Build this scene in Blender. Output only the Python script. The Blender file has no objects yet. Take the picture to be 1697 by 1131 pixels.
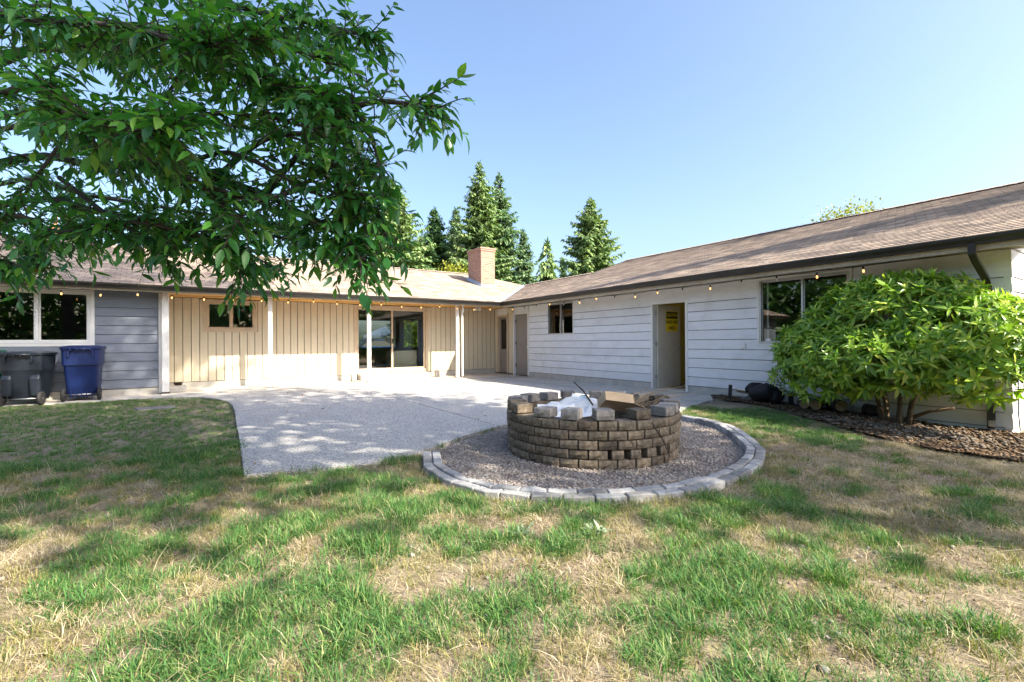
import bpy, bmesh, math, random
import numpy as np
from mathutils import Vector, Matrix, Euler

scene = bpy.context.scene
COL = scene.collection

# ---------------------------------------------------------------- camera, sky, sun, exposure
CAM_H = 1.172
YAW, PITCH, ROLL = 0.587022, 0.002159, -0.006703
fwd = Vector((math.sin(YAW) * math.cos(PITCH), math.cos(YAW) * math.cos(PITCH), math.sin(PITCH)))
r0 = Vector((math.cos(YAW), -math.sin(YAW), 0)); u0 = r0.cross(fwd)
rgt = math.cos(ROLL) * r0 + math.sin(ROLL) * u0
upv = -math.sin(ROLL) * r0 + math.cos(ROLL) * u0
cam_data = bpy.data.cameras.new('camera')
cam = bpy.data.objects.new('camera', cam_data); COL.objects.link(cam)
cam.matrix_world = Matrix(((rgt.x, upv.x, -fwd.x, 0), (rgt.y, upv.y, -fwd.y, 0),
                           (rgt.z, upv.z, -fwd.z, CAM_H), (0, 0, 0, 1)))
cam_data.sensor_width = 36; cam_data.lens = 772.03 * 36 / 1697
cam_data.clip_start = 0.05; cam_data.clip_end = 2000
scene.camera = cam

SUN = Vector((0.50, -1.10, 1.0)).normalized()
SUN_EL = math.asin(SUN.z); SUN_AZ = math.atan2(SUN.x, SUN.y)
world = bpy.data.worlds.new('World'); scene.world = world; world.use_nodes = True
wn = world.node_tree.nodes; wl = world.node_tree.links
sky = wn.new('ShaderNodeTexSky'); sky.sky_type = 'NISHITA'; sky.sun_disc = False
sky.sun_elevation = SUN_EL; sky.sun_rotation = SUN_AZ
sky.air_density = 1.0; sky.dust_density = 4.0; sky.ozone_density = 3.0
wl.new(sky.outputs[0], wn['Background'].inputs[0])
wn['Background'].inputs[1].default_value = 0.112
sun_d = bpy.data.lights.new('sun', 'SUN'); sun_d.energy = 4.0; sun_d.angle = math.radians(0.55)
sun_d.color = (1.0, 0.90, 0.74)
sun_o = bpy.data.objects.new('sun', sun_d); COL.objects.link(sun_o)
sun_o.rotation_euler = SUN.to_track_quat('Z', 'Y').to_euler(); sun_o.location = (5, -10, 20)
vs = scene.view_settings
vs.view_transform = 'Standard'; vs.look = 'None'; vs.gamma = 1.0; vs.exposure = 1.8
vs.use_curve_mapping = False
scene.cycles.max_bounces = 8; scene.cycles.transparent_max_bounces = 16
scene.cycles.caustics_reflective = False; scene.cycles.caustics_refractive = False

random.seed(7)
rng = np.random.default_rng(7)
R = random.random
def U(a, b): return a + (b - a) * random.random()

# ---------------------------------------------------------------- node material helpers
class NT:
    def __init__(self, name):
        self.m = bpy.data.materials.new(name); self.m.use_nodes = True
        self.n = self.m.node_tree.nodes; self.l = self.m.node_tree.links
        self.b = self.n['Principled BSDF']; self.out = self.n['Material Output']
    def new(self, t, **kw):
        nd = self.n.new(t)
        for k, v in kw.items(): setattr(nd, k, v)
        return nd
    def link(self, a, b): self.l.new(a, b)
    def coord(self, which='Object'):
        return self.new('ShaderNodeTexCoord').outputs[which]
    def noise(self, vec, scale, detail=5, rough=0.55, stretch=None):
        if stretch:
            mp = self.new('ShaderNodeMapping'); mp.inputs['Scale'].default_value = stretch
            self.link(vec, mp.inputs[0]); vec = mp.outputs[0]
        nd = self.new('ShaderNodeTexNoise'); self.link(vec, nd.inputs['Vector'])
        nd.inputs['Scale'].default_value = scale; nd.inputs['Detail'].default_value = detail
        nd.inputs['Roughness'].default_value = rough
        return nd.outputs['Fac']
    def vor(self, vec, scale, feature='F1', out='Distance'):
        nd = self.new('ShaderNodeTexVoronoi', feature=feature); self.link(vec, nd.inputs['Vector'])
        nd.inputs['Scale'].default_value = scale
        return nd.outputs[out]
    def ramp(self, fac, stops, interp='LINEAR'):
        nd = self.new('ShaderNodeValToRGB'); cr = nd.color_ramp; cr.interpolation = interp
        while len(cr.elements) < len(stops): cr.elements.new(0.5)
        for e, (p, c) in zip(cr.elements, stops):
            e.position = p; e.color = (c, c, c, 1) if isinstance(c, (int, float)) else (*c, 1)
        self.link(fac, nd.inputs[0]); return nd.outputs[0]
    def mix(self, fac, a, b, mode='MIX'):
        nd = self.new('ShaderNodeMix', data_type='RGBA', blend_type=mode)
        for v, s in ((fac, nd.inputs[0]), (a, nd.inputs[6]), (b, nd.inputs[7])):
            if isinstance(v, (int, float)): s.default_value = v
            elif isinstance(v, tuple): s.default_value = (*v, 1)
            else: self.link(v, s)
        return nd.outputs[2]
    def math(self, op, a, b=None):
        nd = self.new('ShaderNodeMath', operation=op)
        for v, s in ((a, nd.inputs[0]), (b, nd.inputs[1])):
            if v is None: continue
            if isinstance(v, (int, float)): s.default_value = v
            else: self.link(v, s)
        return nd.outputs[0]
    def rand(self):
        a = self.new('ShaderNodeObjectInfo').outputs['Random']
        b = self.new('ShaderNodeNewGeometry').outputs['Random Per Island']
        return self.math('FRACT', self.math('ADD', a, b))
    def bump(self, h, strength=0.3, dist=0.01):
        nd = self.new('ShaderNodeBump'); nd.inputs['Strength'].default_value = strength
        nd.inputs['Distance'].default_value = dist; self.link(h, nd.inputs['Height'])
        self.link(nd.outputs[0], self.b.inputs['Normal'])
    def set(self, col, rough=0.7, spec=0.3, metal=0.0):
        if isinstance(col, tuple): self.b.inputs['Base Color'].default_value = (*col, 1)
        else: self.link(col, self.b.inputs['Base Color'])
        if isinstance(rough, (int, float)): self.b.inputs['Roughness'].default_value = rough
        else: self.link(rough, self.b.inputs['Roughness'])
        self.b.inputs['Specular IOR Level'].default_value = spec
        self.b.inputs['Metallic'].default_value = metal
        return self.m

def sc(c, k): return tuple(min(1, x * k) for x in c)

def plain(name, col, rough=0.6, var=0.18, scale=6, bump=0.0, bscale=80, spec=0.3, metal=0.0, dirt=None, stretch=None, rv=0.0):
    t = NT(name); v = t.coord()
    n = t.noise(v, scale, stretch=stretch)
    c = t.ramp(n, [(0.3, sc(col, 1 - var)), (0.7, sc(col, 1 + var))])
    if dirt:
        d = t.ramp(t.noise(v, 2.2, 8, 0.7), [(0.50, 0.0), (0.75, 1.0)])
        c = t.mix(t.math('MULTIPLY', d, dirt[1]), c, dirt[0])
    if rv:
        rr = t.rand()
        c = t.mix(1.0, c, t.ramp(rr, [(0, 1 - rv), (1, 1.0)]), 'MULTIPLY')
    if bump: t.bump(t.noise(v, bscale, 6), bump)
    return t.set(c, rough, spec, metal)

M = {}
M['siding'] = plain('painted_siding', (0.74, 0.75, 0.77), 0.55, 0.05, 3, 0.25, 40, stretch=(1, 1, 6), dirt=((0.46, 0.43, 0.39), 0.4), rv=0.09)
M['siding_shaded'] = plain('shaded_siding', (0.20, 0.225, 0.275), 0.55, 0.06, 3, 0.25, 40, stretch=(1, 1, 6), dirt=((0.13, 0.135, 0.145), 0.3), rv=0.08)  # house paint darkened: the bedroom wall's deeper shade put into its colour
M['cream'] = plain('cream_siding', (0.64, 0.575, 0.44), 0.6, 0.05, 3, 0.25, 60, stretch=(6, 6, 0.6), dirt=((0.42, 0.36, 0.26), 0.2), rv=0.06)
M['sheath'] = plain('wall_sheathing', (0.16, 0.15, 0.13), 0.8)
M['white'] = plain('white_trim', (0.72, 0.71, 0.68), 0.5, 0.05, 4, 0.15, 30, dirt=((0.45, 0.42, 0.38), 0.3))
M['post'] = plain('post_paint', (0.74, 0.73, 0.70), 0.5, 0.06, 5, 0.3, 25, dirt=((0.30, 0.24, 0.18), 0.4), stretch=(4, 4, 1))
M['vinyl'] = plain('vinyl_window', (0.68, 0.68, 0.66), 0.35, 0.03, 4)
M['tan'] = plain('tan_trim', (0.55, 0.45, 0.33), 0.6, 0.08, 5, 0.2, 40)
M['alu'] = plain('aluminium_frame', (0.50, 0.50, 0.49), 0.35, 0.08, 10, metal=0.6)
M['fascia'] = plain('fascia_board', (0.42, 0.37, 0.29), 0.7, 0.2, 6, 0.4, 30, stretch=(3, 3, 8), dirt=((0.16, 0.13, 0.1), 0.5))
M['gutter'] = plain('gutter_metal', (0.022, 0.020, 0.018), 0.4, 0.3, 4, spec=0.4, dirt=((0.05, 0.042, 0.036), 0.4))
M['soffit'] = plain('soffit_wood', (0.66, 0.36, 0.11), 0.65, 0.2, 5, 0.3, 30, stretch=(1, 8, 4), rv=0.15)
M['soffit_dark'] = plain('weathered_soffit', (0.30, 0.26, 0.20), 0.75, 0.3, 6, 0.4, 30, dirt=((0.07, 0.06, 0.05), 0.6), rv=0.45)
M['concrete'] = plain('concrete', (0.52, 0.49, 0.44), 0.85, 0.12, 4, 0.4, 90, dirt=((0.22, 0.18, 0.14), 0.5))
M['foundation'] = plain('foundation_concrete', (0.48, 0.46, 0.42), 0.85, 0.15, 4, 0.5, 50, dirt=((0.2, 0.18, 0.15), 0.5))
M['door_grey'] = plain('door_paint', (0.24, 0.22, 0.205), 0.5, 0.06, 3)
M['door_cream'] = plain('door_cream', (0.66, 0.60, 0.50), 0.5, 0.06, 3, dirt=((0.4, 0.34, 0.28), 0.25))
M['yellow_wall'] = plain('yellow_interior', (0.75, 0.60, 0.18), 0.7, 0.05, 2)
M['room'] = plain('room_wall', (0.58, 0.54, 0.46), 0.8, 0.05, 2)
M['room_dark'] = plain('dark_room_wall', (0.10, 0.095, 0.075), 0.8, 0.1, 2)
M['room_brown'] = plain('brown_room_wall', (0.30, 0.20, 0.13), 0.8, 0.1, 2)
M['floor'] = plain('room_floor', (0.30, 0.21, 0.13), 0.5, 0.15, 4)
M['blackplastic'] = plain('black_plastic', (0.015, 0.015, 0.016), 0.45, 0.2, 8, spec=0.4)
M['rubber'] = plain('rubber', (0.035, 0.034, 0.034), 0.8, 0.2, 20)
M['rim'] = plain('wheel_rim', (0.09, 0.09, 0.1), 0.4, 0.1, 10)
M['bin_blue'] = plain('blue_bin_plastic', (0.006, 0.017, 0.085), 0.38, 0.12, 5, 0.1, 120, spec=0.5)
M['bin_grey'] = plain('slate_bin_plastic', (0.014, 0.020, 0.030), 0.42, 0.15, 5, 0.1, 120, spec=0.5)
M['bin_green'] = plain('green_bin_plastic', (0.02, 0.16, 0.11), 0.4, 0.12, 5, 0.1, 120, spec=0.5)
M['paper'] = plain('paper', (0.74, 0.75, 0.76), 0.7, 0.08, 5, 0.2, 15)
M['cardboard'] = plain('cardboard', (0.62, 0.45, 0.28), 0.75, 0.12, 4, 0.2, 40, stretch=(1, 12, 1))
M['teal'] = plain('teal_card', (0.08, 0.32, 0.42), 0.6, 0.1, 5)
M['twig'] = plain('dry_twig', (0.40, 0.29, 0.17), 0.8, 0.3, 20)
M['darkwood'] = plain('dark_wood', (0.05, 0.037, 0.026), 0.85, 0.3, 20)
M['bark'] = plain('bark', (0.045, 0.038, 0.034), 0.85, 0.35, 18, 0.6, 60)
M['bark2'] = plain('conifer_bark', (0.10, 0.075, 0.055), 0.9, 0.3, 8, 0.6, 30)
M['stem'] = plain('shrub_stem', (0.12, 0.085, 0.05), 0.85, 0.3, 18, 0.5, 50)
M['log_end'] = plain('cut_log', (0.36, 0.26, 0.16), 0.8, 0.25, 14)
M['pole'] = plain('utility_pole_wood', (0.32, 0.17, 0.08), 0.85, 0.2, 4, stretch=(6, 6, 0.6))
M['cover'] = plain('weathered_cover', (0.20, 0.19, 0.17), 0.9, 0.2, 6, 0.4, 60)
M['fabric'] = plain('black_nylon', (0.018, 0.018, 0.024), 0.7, 0.3, 14, 0.4, 90)
M['greyfab'] = plain('grey_mesh', (0.20, 0.20, 0.20), 0.7, 0.2, 20)
M['sign_y'] = plain('sign_yellow', (0.85, 0.62, 0.03), 0.45, 0.05, 4)
M['sign_k'] = plain('sign_black', (0.012, 0.012, 0.012), 0.45, 0.05, 4)
M['metal'] = plain('brushed_metal', (0.5, 0.5, 0.5), 0.35, 0.1, 20, metal=0.9)
M['flash'] = plain('valley_flashing', (0.36, 0.38, 0.42), 0.5, 0.12, 6, metal=0.3)
M['car_blue'] = plain('car_blue', (0.02, 0.09, 0.35), 0.2, 0.03, 3, spec=0.6)
M['car_silver'] = plain('car_silver', (0.55, 0.56, 0.58), 0.25, 0.03, 3, spec=0.6)
M['red'] = plain('tail_light', (0.5, 0.02, 0.015), 0.25, 0.05, 5)
M['tent'] = plain('white_canopy_cloth', (0.8, 0.8, 0.8), 0.8, 0.03, 3)
M['yellow'] = plain('yellow_plastic', (0.7, 0.5, 0.04), 0.5, 0.1, 5)
M['couch'] = plain('couch_cloth', (0.05, 0.045, 0.04), 0.9, 0.1, 5)
M['wood_brown'] = plain('cabinet_wood', (0.26, 0.15, 0.08), 0.5, 0.2, 5, stretch=(8, 1, 1))

t = NT('clear_glass')
gl = t.new('ShaderNodeBsdfGlossy'); gl.inputs['Roughness'].default_value = 0.01
tr = t.new('ShaderNodeBsdfTransparent'); tr.inputs[0].default_value = (0.86, 0.89, 0.87, 1)
fr = t.new('ShaderNodeFresnel'); fr.inputs[0].default_value = 1.5
mx = t.new('ShaderNodeMixShader'); fac = t.math('MINIMUM', t.math('MULTIPLY', fr.outputs[0], 1.9), 1.0)
t.link(fac, mx.inputs[0]); t.link(tr.outputs[0], mx.inputs[1]); t.link(gl.outputs[0], mx.inputs[2])
t.link(mx.outputs[0], t.out.inputs[0]); M['glass'] = t.m

def bulb_mat(name, col, e):
    t = NT(name); t.set(col, 0.2, 0.5)
    t.b.inputs['Emission Color'].default_value = (*col, 1); t.b.inputs['Emission Strength'].default_value = e
    return t.m
M['bulb_lit'] = bulb_mat('lit_bulb', (1.0, 0.50, 0.16), 0.7)
M['bulb_off'] = bulb_mat('clear_bulb', (0.75, 0.70, 0.6), 0.0)

# roof shingles: courses and tabs
t = NT('asphalt_shingles'); v = t.coord('UV'); o = t.coord()
sp = t.new('ShaderNodeSeparateXYZ'); t.link(v, sp.inputs[0])
row = t.math('FLOOR', t.math('DIVIDE', t.math('ADD', sp.outputs[1], 0.0005), 0.14))
cu_ = t.math('ADD', t.math('DIVIDE', sp.outputs[0], 0.30), t.math('MULTIPLY', row, 0.37))
cmb = t.new('ShaderNodeCombineXYZ'); t.link(t.math('FLOOR', cu_), cmb.inputs[0]); t.link(row, cmb.inputs[1])
wn_ = t.new('ShaderNodeTexWhiteNoise', noise_dimensions='2D'); t.link(cmb.outputs[0], wn_.inputs['Vector'])
c = t.ramp(wn_.outputs['Value'], [(0.0, (0.17, 0.14, 0.125)), (0.35, (0.30, 0.24, 0.20)), (0.7, (0.42, 0.33, 0.265)), (1.0, (0.60, 0.48, 0.38))])
c = t.mix(0.3, c, t.ramp(t.noise(o, 90, 3), [(0.3, (0.22, 0.18, 0.15)), (0.7, (0.56, 0.46, 0.37))]))
c = t.mix(t.ramp(t.noise(o, 0.9, 4), [(0.35, 0.0), (0.7, 0.3)]), c, (0.24, 0.195, 0.17))
slot = t.math('LESS_THAN', t.math('FRACT', cu_), 0.035)
c = t.mix(slot, c, (0.06, 0.05, 0.045))
t.bump(t.noise(o, 160, 3), 0.5, 0.006)
M['shingle'] = t.set(c, 0.9, 0.15)

# chimney brick
t = NT('chimney_brick'); v = t.coord('UV')
bk = t.new('ShaderNodeTexBrick'); t.link(v, bk.inputs['Vector'])
bk.inputs['Scale'].default_value = 1.0; bk.inputs['Brick Width'].default_value = 0.21; bk.inputs['Row Height'].default_value = 0.067
bk.inputs['Mortar Size'].default_value = 0.009
bk.inputs['Color1'].default_value = (0.27, 0.12, 0.08, 1); bk.inputs['Color2'].default_value = (0.38, 0.20, 0.14, 1)
bk.inputs['Mortar'].default_value = (0.34, 0.30, 0.27, 1)
c = t.mix(0.25, bk.outputs[0], t.ramp(t.noise(t.coord(), 14), [(0.3, (0.14, 0.08, 0.06)), (0.7, (0.42, 0.28, 0.21))]))
t.bump(bk.outputs['Fac'], -0.6, 0.01)
M['brick'] = t.set(c, 0.9, 0.2)

# exposed aggregate patio
t = NT('exposed_aggregate'); v = t.coord()
d = t.vor(v, 75, out='Color'); sep = t.new('ShaderNodeSeparateColor'); t.link(d, sep.inputs[0])
c = t.ramp(sep.outputs[0], [(0.0, (0.160, 0.156, 0.152)), (0.35, (0.336, 0.328, 0.320)), (0.7, (0.480, 0.468, 0.448)), (1.0, (0.624, 0.608, 0.584))])
c = t.mix(t.ramp(t.noise(v, 0.7, 7, 0.65), [(0.45, 0.0), (0.75, 0.55)]), c, (0.36, 0.345, 0.32))
c = t.mix(t.ramp(t.noise(v, 2.6, 8, 0.7), [(0.58, 0.0), (0.70, 0.5)]), c, (0.27, 0.24, 0.20))
t.bump(t.vor(v, 75), 0.55, 0.008)
M['aggregate'] = t.set(c, 0.75, 0.3)

# soil / thatch
t = NT('soil'); v = t.coord()
n1 = t.noise(v, 1.3, 8, 0.65); n2 = t.noise(v, 30, 6, 0.7)
c = t.ramp(n2, [(0.30, (0.122, 0.090, 0.063)), (0.5, (0.223, 0.176, 0.130)), (0.72, (0.346, 0.288, 0.223))])
c = t.mix(t.ramp(n1, [(0.42, 0.0), (0.62, 0.75)]), c, t.ramp(t.noise(v, 55, 4), [(0.3, (0.225, 0.188, 0.120)), (0.7, (0.420, 0.360, 0.255))]))
far = t.new('ShaderNodeSeparateXYZ'); t.link(v, far.inputs[0])
c = t.mix(t.ramp(t.noise(v, 0.35, 5), [(0.5, 0.0), (0.65, 0.35)]), c, (0.10, 0.15, 0.04))
t.bump(t.noise(v, 45, 8, 0.7), 0.9, 0.02)
M['soil'] = t.set(c, 0.95, 0.1)
t = NT('bark_mulch_soil'); v = t.coord()
c = t.ramp(t.noise(v, 26, 7, 0.7), [(0.3, (0.035, 0.022, 0.014)), (0.52, (0.11, 0.07, 0.042)), (0.75, (0.24, 0.165, 0.10))])
t.bump(t.noise(v, 50, 8, 0.7), 1.0, 0.02); M['mulch'] = t.set(c, 0.95, 0.1)
t = NT('gravel_bed'); v = t.coord()
d = t.vor(v, 55, out='Color'); sep = t.new('ShaderNodeSeparateColor'); t.link(d, sep.inputs[0])
c = t.ramp(sep.outputs[1], [(0, (0.10, 0.08, 0.065)), (0.5, (0.24, 0.20, 0.17)), (1, (0.46, 0.42, 0.38))])
c = t.mix(t.ramp(t.noise(v, 1.6, 5), [(0.45, 0), (0.7, 0.6)]), c, (0.12, 0.08, 0.055))
t.bump(t.vor(v, 55), 0.9, 0.015); M['gravelbed'] = t.set(c, 0.9, 0.2)
def stone_mat(name, lo, mid, hi, sc_=22):
    t = NT(name); v = t.coord(); rr = t.rand()
    c = t.ramp(t.noise(v, sc_, 7, 0.7), [(0.28, lo), (0.5, mid), (0.74, hi)])
    c = t.mix(1.0, c, t.ramp(rr, [(0, 0.55), (0.5, 0.9), (1, 1.0)]), 'MULTIPLY')
    t.bump(t.noise(v, sc_ * 3, 8, 0.7), 0.7, 0.012)
    return t.set(c, 0.9, 0.2)
M['block'] = stone_mat('retaining_block', (0.070, 0.055, 0.039), (0.195, 0.156, 0.113), (0.359, 0.304, 0.234))
M['block_grey'] = stone_mat('weathered_block', (0.144, 0.133, 0.122), (0.288, 0.266, 0.245), (0.432, 0.410, 0.389))
M['paver'] = stone_mat('edging_paver', (0.238, 0.238, 0.238), (0.374, 0.374, 0.374), (0.493, 0.493, 0.484), 14)
M['pebble'] = stone_mat('pebble', (0.190, 0.163, 0.150), (0.340, 0.306, 0.279), (0.503, 0.476, 0.449), 9)
M['rock'] = stone_mat('river_rock', (0.098, 0.077, 0.059), (0.196, 0.161, 0.126), (0.322, 0.280, 0.231), 9)
M['chip'] = stone_mat('bark_chip', (0.05, 0.032, 0.02), (0.15, 0.10, 0.06), (0.33, 0.24, 0.15), 9)

def leaf_mat(name, stops, trans=0.35, rough=0.4, spec=0.5, tcol=(1.3, 1.5, 0.5)):
    t = NT(name); rr = t.rand()
    c = t.ramp(rr, stops)
    t.set(c, rough, spec)
    tl = t.new('ShaderNodeBsdfTranslucent')
    t.link(t.mix(1.0, c, tcol, 'MULTIPLY'), tl.inputs[0])
    mx = t.new('ShaderNodeMixShader'); mx.inputs[0].default_value = trans
    t.link(t.b.outputs[0], mx.inputs[1]); t.link(tl.outputs[0], mx.inputs[2]); t.link(mx.outputs[0], t.out.inputs[0])
    return t.m
M['cherry'] = leaf_mat('cherry_leaf', [(0, (0.025, 0.105, 0.036)), (0.5, (0.045, 0.175, 0.045)), (0.85, (0.085, 0.26, 0.045)), (1.0, (0.15, 0.30, 0.05))], 0.42, 0.28)
M['oldleaf'] = leaf_mat('old_leaf', [(0, (0.30, 0.17, 0.03)), (1, (0.22, 0.10, 0.03))], 0.3, 0.5)
M['laurel'] = leaf_mat('shrub_leaf', [(0, (0.10, 0.22, 0.03)), (0.45, (0.22, 0.37, 0.04)), (0.8, (0.36, 0.50, 0.06)), (1, (0.55, 0.58, 0.12))], 0.35, 0.33)
M['shade'] = leaf_mat('maple_leaf', [(0, (0.03, 0.09, 0.02)), (1, (0.07, 0.16, 0.03))], 0.3, 0.45)
M['fir'] = leaf_mat('fir_needles', [(0, (0.092, 0.167, 0.071)), (0.6, (0.175, 0.265, 0.101)), (1, (0.287, 0.380, 0.144))], 0.15, 0.6, 0.2)
M['fir_dark'] = leaf_mat('dark_fir_needles', [(0, (0.073, 0.150, 0.083)), (0.6, (0.135, 0.227, 0.113)), (1, (0.229, 0.311, 0.149))], 0.15, 0.6, 0.2)
M['fir_green'] = leaf_mat('green_fir_needles', [(0, (0.05, 0.12, 0.045)), (1, (0.11, 0.20, 0.07))], 0.15, 0.6, 0.2)
M['yellowleaf'] = leaf_mat('yellow_green_leaf', [(0, (0.16, 0.20, 0.02)), (1, (0.34, 0.33, 0.04))], 0.35, 0.5)
M['hedge'] = leaf_mat('hedge_leaf', [(0, (0.13, 0.22, 0.015)), (1, (0.26, 0.38, 0.03))], 0.3, 0.5)
M['grass'] = leaf_mat('grass_blade', [(0, (0.040, 0.125, 0.040)), (0.45, (0.078, 0.195, 0.050)), (0.82, (0.145, 0.255, 0.065)), (1, (0.38, 0.35, 0.17))], 0.3, 0.5, 0.3)
M['grass_olive'] = leaf_mat('olive_grass_blade', [(0, (0.139, 0.172, 0.045)), (0.5, (0.230, 0.230, 0.074)), (1, (0.410, 0.353, 0.164))], 0.3, 0.6, 0.2, (1.1, 1.1, 0.7))
M['straw'] = leaf_mat('straw_blade', [(0, (0.288, 0.224, 0.120)), (0.5, (0.440, 0.368, 0.232)), (1, (0.608, 0.544, 0.400))], 0.25, 0.7, 0.2, (1, 1, 0.9))
M['silverweed'] = leaf_mat('silver_weed_leaf', [(0, (0.20, 0.28, 0.18)), (1, (0.34, 0.40, 0.30))], 0.25, 0.6)

# ---------------------------------------------------------------- object helpers
def link(o, parent=None):
    COL.objects.link(o)
    if parent: o.parent = parent
    return o
def tag(o, label=None, cat=None, group=None, kind=None):
    if label: o['label'] = label
    if cat: o['category'] = cat
    if group: o['group'] = group
    if kind: o['kind'] = kind
    return o
def empty(name, loc=(0, 0, 0), rz=0, parent=None):
    o = bpy.data.objects.new(name, None); o.location = loc; o.rotation_euler = (0, 0, rz)
    o.empty_display_size = 0.1
    return link(o, parent)
def mobj(name, me, parent=None, m=None):
    o = bpy.data.objects.new(name, me)
    if m and not me.materials: me.materials.append(M[m] if isinstance(m, str) else m)
    return link(o, parent)

class MB:
    def __init__(self): self.v = []; self.f = []; self.uv = None
    def add(self, vs_, fs):
        k = len(self.v); self.v += [tuple(p) for p in vs_]; self.f += [tuple(i + k for i in f) for f in fs]; return self
    def box(self, x0, x1, y0, y1, z0, z1):
        return self.add([(x0, y0, z0), (x1, y0, z0), (x1, y1, z0), (x0, y1, z0), (x0, y0, z1), (x1, y0, z1), (x1, y1, z1), (x0, y1, z1)],
                        [(0, 3, 2, 1), (4, 5, 6, 7), (0, 1, 5, 4), (1, 2, 6, 5), (2, 3, 7, 6), (3, 0, 4, 7)])
    def extrude(self, prof, fn, a, b):
        """profile list of (p,q); fn(p,q,s) -> xyz; from s=a to s=b"""
        n = len(prof)
        return self.add([fn(p, q, a) for p, q in prof] + [fn(p, q, b) for p, q in prof],
                        [(i, (i + 1) % n, n + (i + 1) % n, n + i) for i in range(n)] + [tuple(range(n))[::-1], tuple(range(n, 2 * n))])
    def tube(self, pts, rad, seg=6, cap=True):
        pts = [Vector(p) for p in pts]; n = len(pts)
        if not hasattr(rad, '__len__'): rad = [rad] * n
        vs_, fs = [], []; up = None
        for i, p in enumerate(pts):
            d = (pts[min(i + 1, n - 1)] - pts[max(i - 1, 0)]).normalized()
            if up is None:
                up = d.orthogonal().normalized()
            up = (up - d * up.dot(d)); up = up.normalized() if up.length > 1e-6 else d.orthogonal().normalized()
            s = d.cross(up)
            for k in range(seg):
                a = 2 * math.pi * k / seg
                vs_.append(p + (up * math.cos(a) + s * math.sin(a)) * rad[i])
        for i in range(n - 1):
            for k in range(seg):
                fs.append((i * seg + k, i * seg + (k + 1) % seg, (i + 1) * seg + (k + 1) % seg, (i + 1) * seg + k))
        if cap: fs += [tuple(range(seg))[::-1], tuple(range((n - 1) * seg, n * seg))]
        return self.add(vs_, fs)
    def lathe(self, prof, seg=12, c=(0, 0, 0), axis='z'):
        vs_, fs = [], []
        for r, z in prof:
            for k in range(seg):
                a = 2 * math.pi * k / seg
                p = (r * math.cos(a), r * math.sin(a), z)
                if axis == 'x': p = (z, p[0], p[1])
                if axis == 'y': p = (p[0], z, p[1])
                vs_.append((p[0] + c[0], p[1] + c[1], p[2] + c[2]))
        n = len(prof)
        for i in range(n - 1):
            for k in range(seg): fs.append((i * seg + k, i * seg + (k + 1) % seg, (i + 1) * seg + (k + 1) % seg, (i + 1) * seg + k))
        fs += [tuple(range(seg))[::-1], tuple(range((n - 1) * seg, n * seg))]
        return self.add(vs_, fs)
    def loft(self, rings, cap=True):
        n = len(rings[0]); vs_ = [p for r_ in rings for p in r_]; fs = []
        for i in range(len(rings) - 1):
            for k in range(n): fs.append((i * n + k, i * n + (k + 1) % n, (i + 1) * n + (k + 1) % n, (i + 1) * n + k))
        if cap: fs += [tuple(range(n))[::-1], tuple(range((len(rings) - 1) * n, len(rings) * n))]
        return self.add(vs_, fs)
    def mesh(self, name='mesh', smooth=False):
        me = bpy.data.meshes.new(name); me.from_pydata(self.v, [], self.f); me.update()
        if smooth: me.polygons.foreach_set('use_smooth', [True] * len(me.polygons))
        return me
    def build(self, name, m, parent=None, smooth=False, bevel=0.0):
        o = mobj(name, self.mesh(name, smooth), parent, m)
        bm = bmesh.new(); bm.from_mesh(o.data); bmesh.ops.recalc_face_normals(bm, faces=bm.faces)
        if bevel:
            bmesh.ops.bevel(bm, geom=[e for e in bm.edges if e.calc_face_angle(0) > 0.6], offset=bevel, segments=1, affect='EDGES')
        bm.to_mesh(o.data); bm.free()
        return o

def numesh(name, verts, faces_flat, nper):
    """big mesh from numpy arrays; nper = vertices per face"""
    me = bpy.data.meshes.new(name); nf = len(faces_flat) // nper
    me.vertices.add(len(verts)); me.vertices.foreach_set('co', np.asarray(verts, dtype=np.float32).ravel())
    me.loops.add(len(faces_flat)); me.loops.foreach_set('vertex_index', np.asarray(faces_flat, dtype=np.int32))
    me.polygons.add(nf); me.polygons.foreach_set('loop_start', np.arange(0, nf * nper, nper, dtype=np.int32))
    try: me.polygons.foreach_set('loop_total', np.full(nf, nper, dtype=np.int32))
    except Exception: pass
    me.update(calc_edges=True); return me

def vnoise(x, y, seed=0):
    """smooth value noise on numpy arrays"""
    x = np.asarray(x, float); y = np.asarray(y, float)
    xi = np.floor(x).astype(np.int64); yi = np.floor(y).astype(np.int64); fx = x - xi; fy = y - yi
    def h(a, b):
        n = (a * 374761393 + b * 668265263 + seed * 974711) & 0x7fffffff
        n = ((n ^ (n >> 13)) * 1274126177) & 0x7fffffff
        return ((n ^ (n >> 16)) & 0xffff) / 65535.0
    ux = fx * fx * (3 - 2 * fx); uy = fy * fy * (3 - 2 * fy)
    return (h(xi, yi) * (1 - ux) + h(xi + 1, yi) * ux) * (1 - uy) + (h(xi, yi + 1) * (1 - ux) + h(xi + 1, yi + 1) * ux) * uy
def fbm(x, y, seed=0, o=4):
    s = 0; a = 0.5; t_ = 0
    for i in range(o):
        s = s + a * vnoise(np.asarray(x) * 2 ** i, np.asarray(y) * 2 ** i, seed + i); t_ += a; a *= 0.5
    return s / t_
def inpoly(x, y, poly):
    x = np.asarray(x, float); y = np.asarray(y, float); c = np.zeros(x.shape, bool); n = len(poly)
    for i in range(n):
        x0, y0 = poly[i]; x1, y1 = poly[(i + 1) % n]
        if y0 == y1: continue
        c ^= ((y0 > y) != (y1 > y)) & (x < (x1 - x0) * (y - y0) / (y1 - y0) + x0)
    return c
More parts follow.
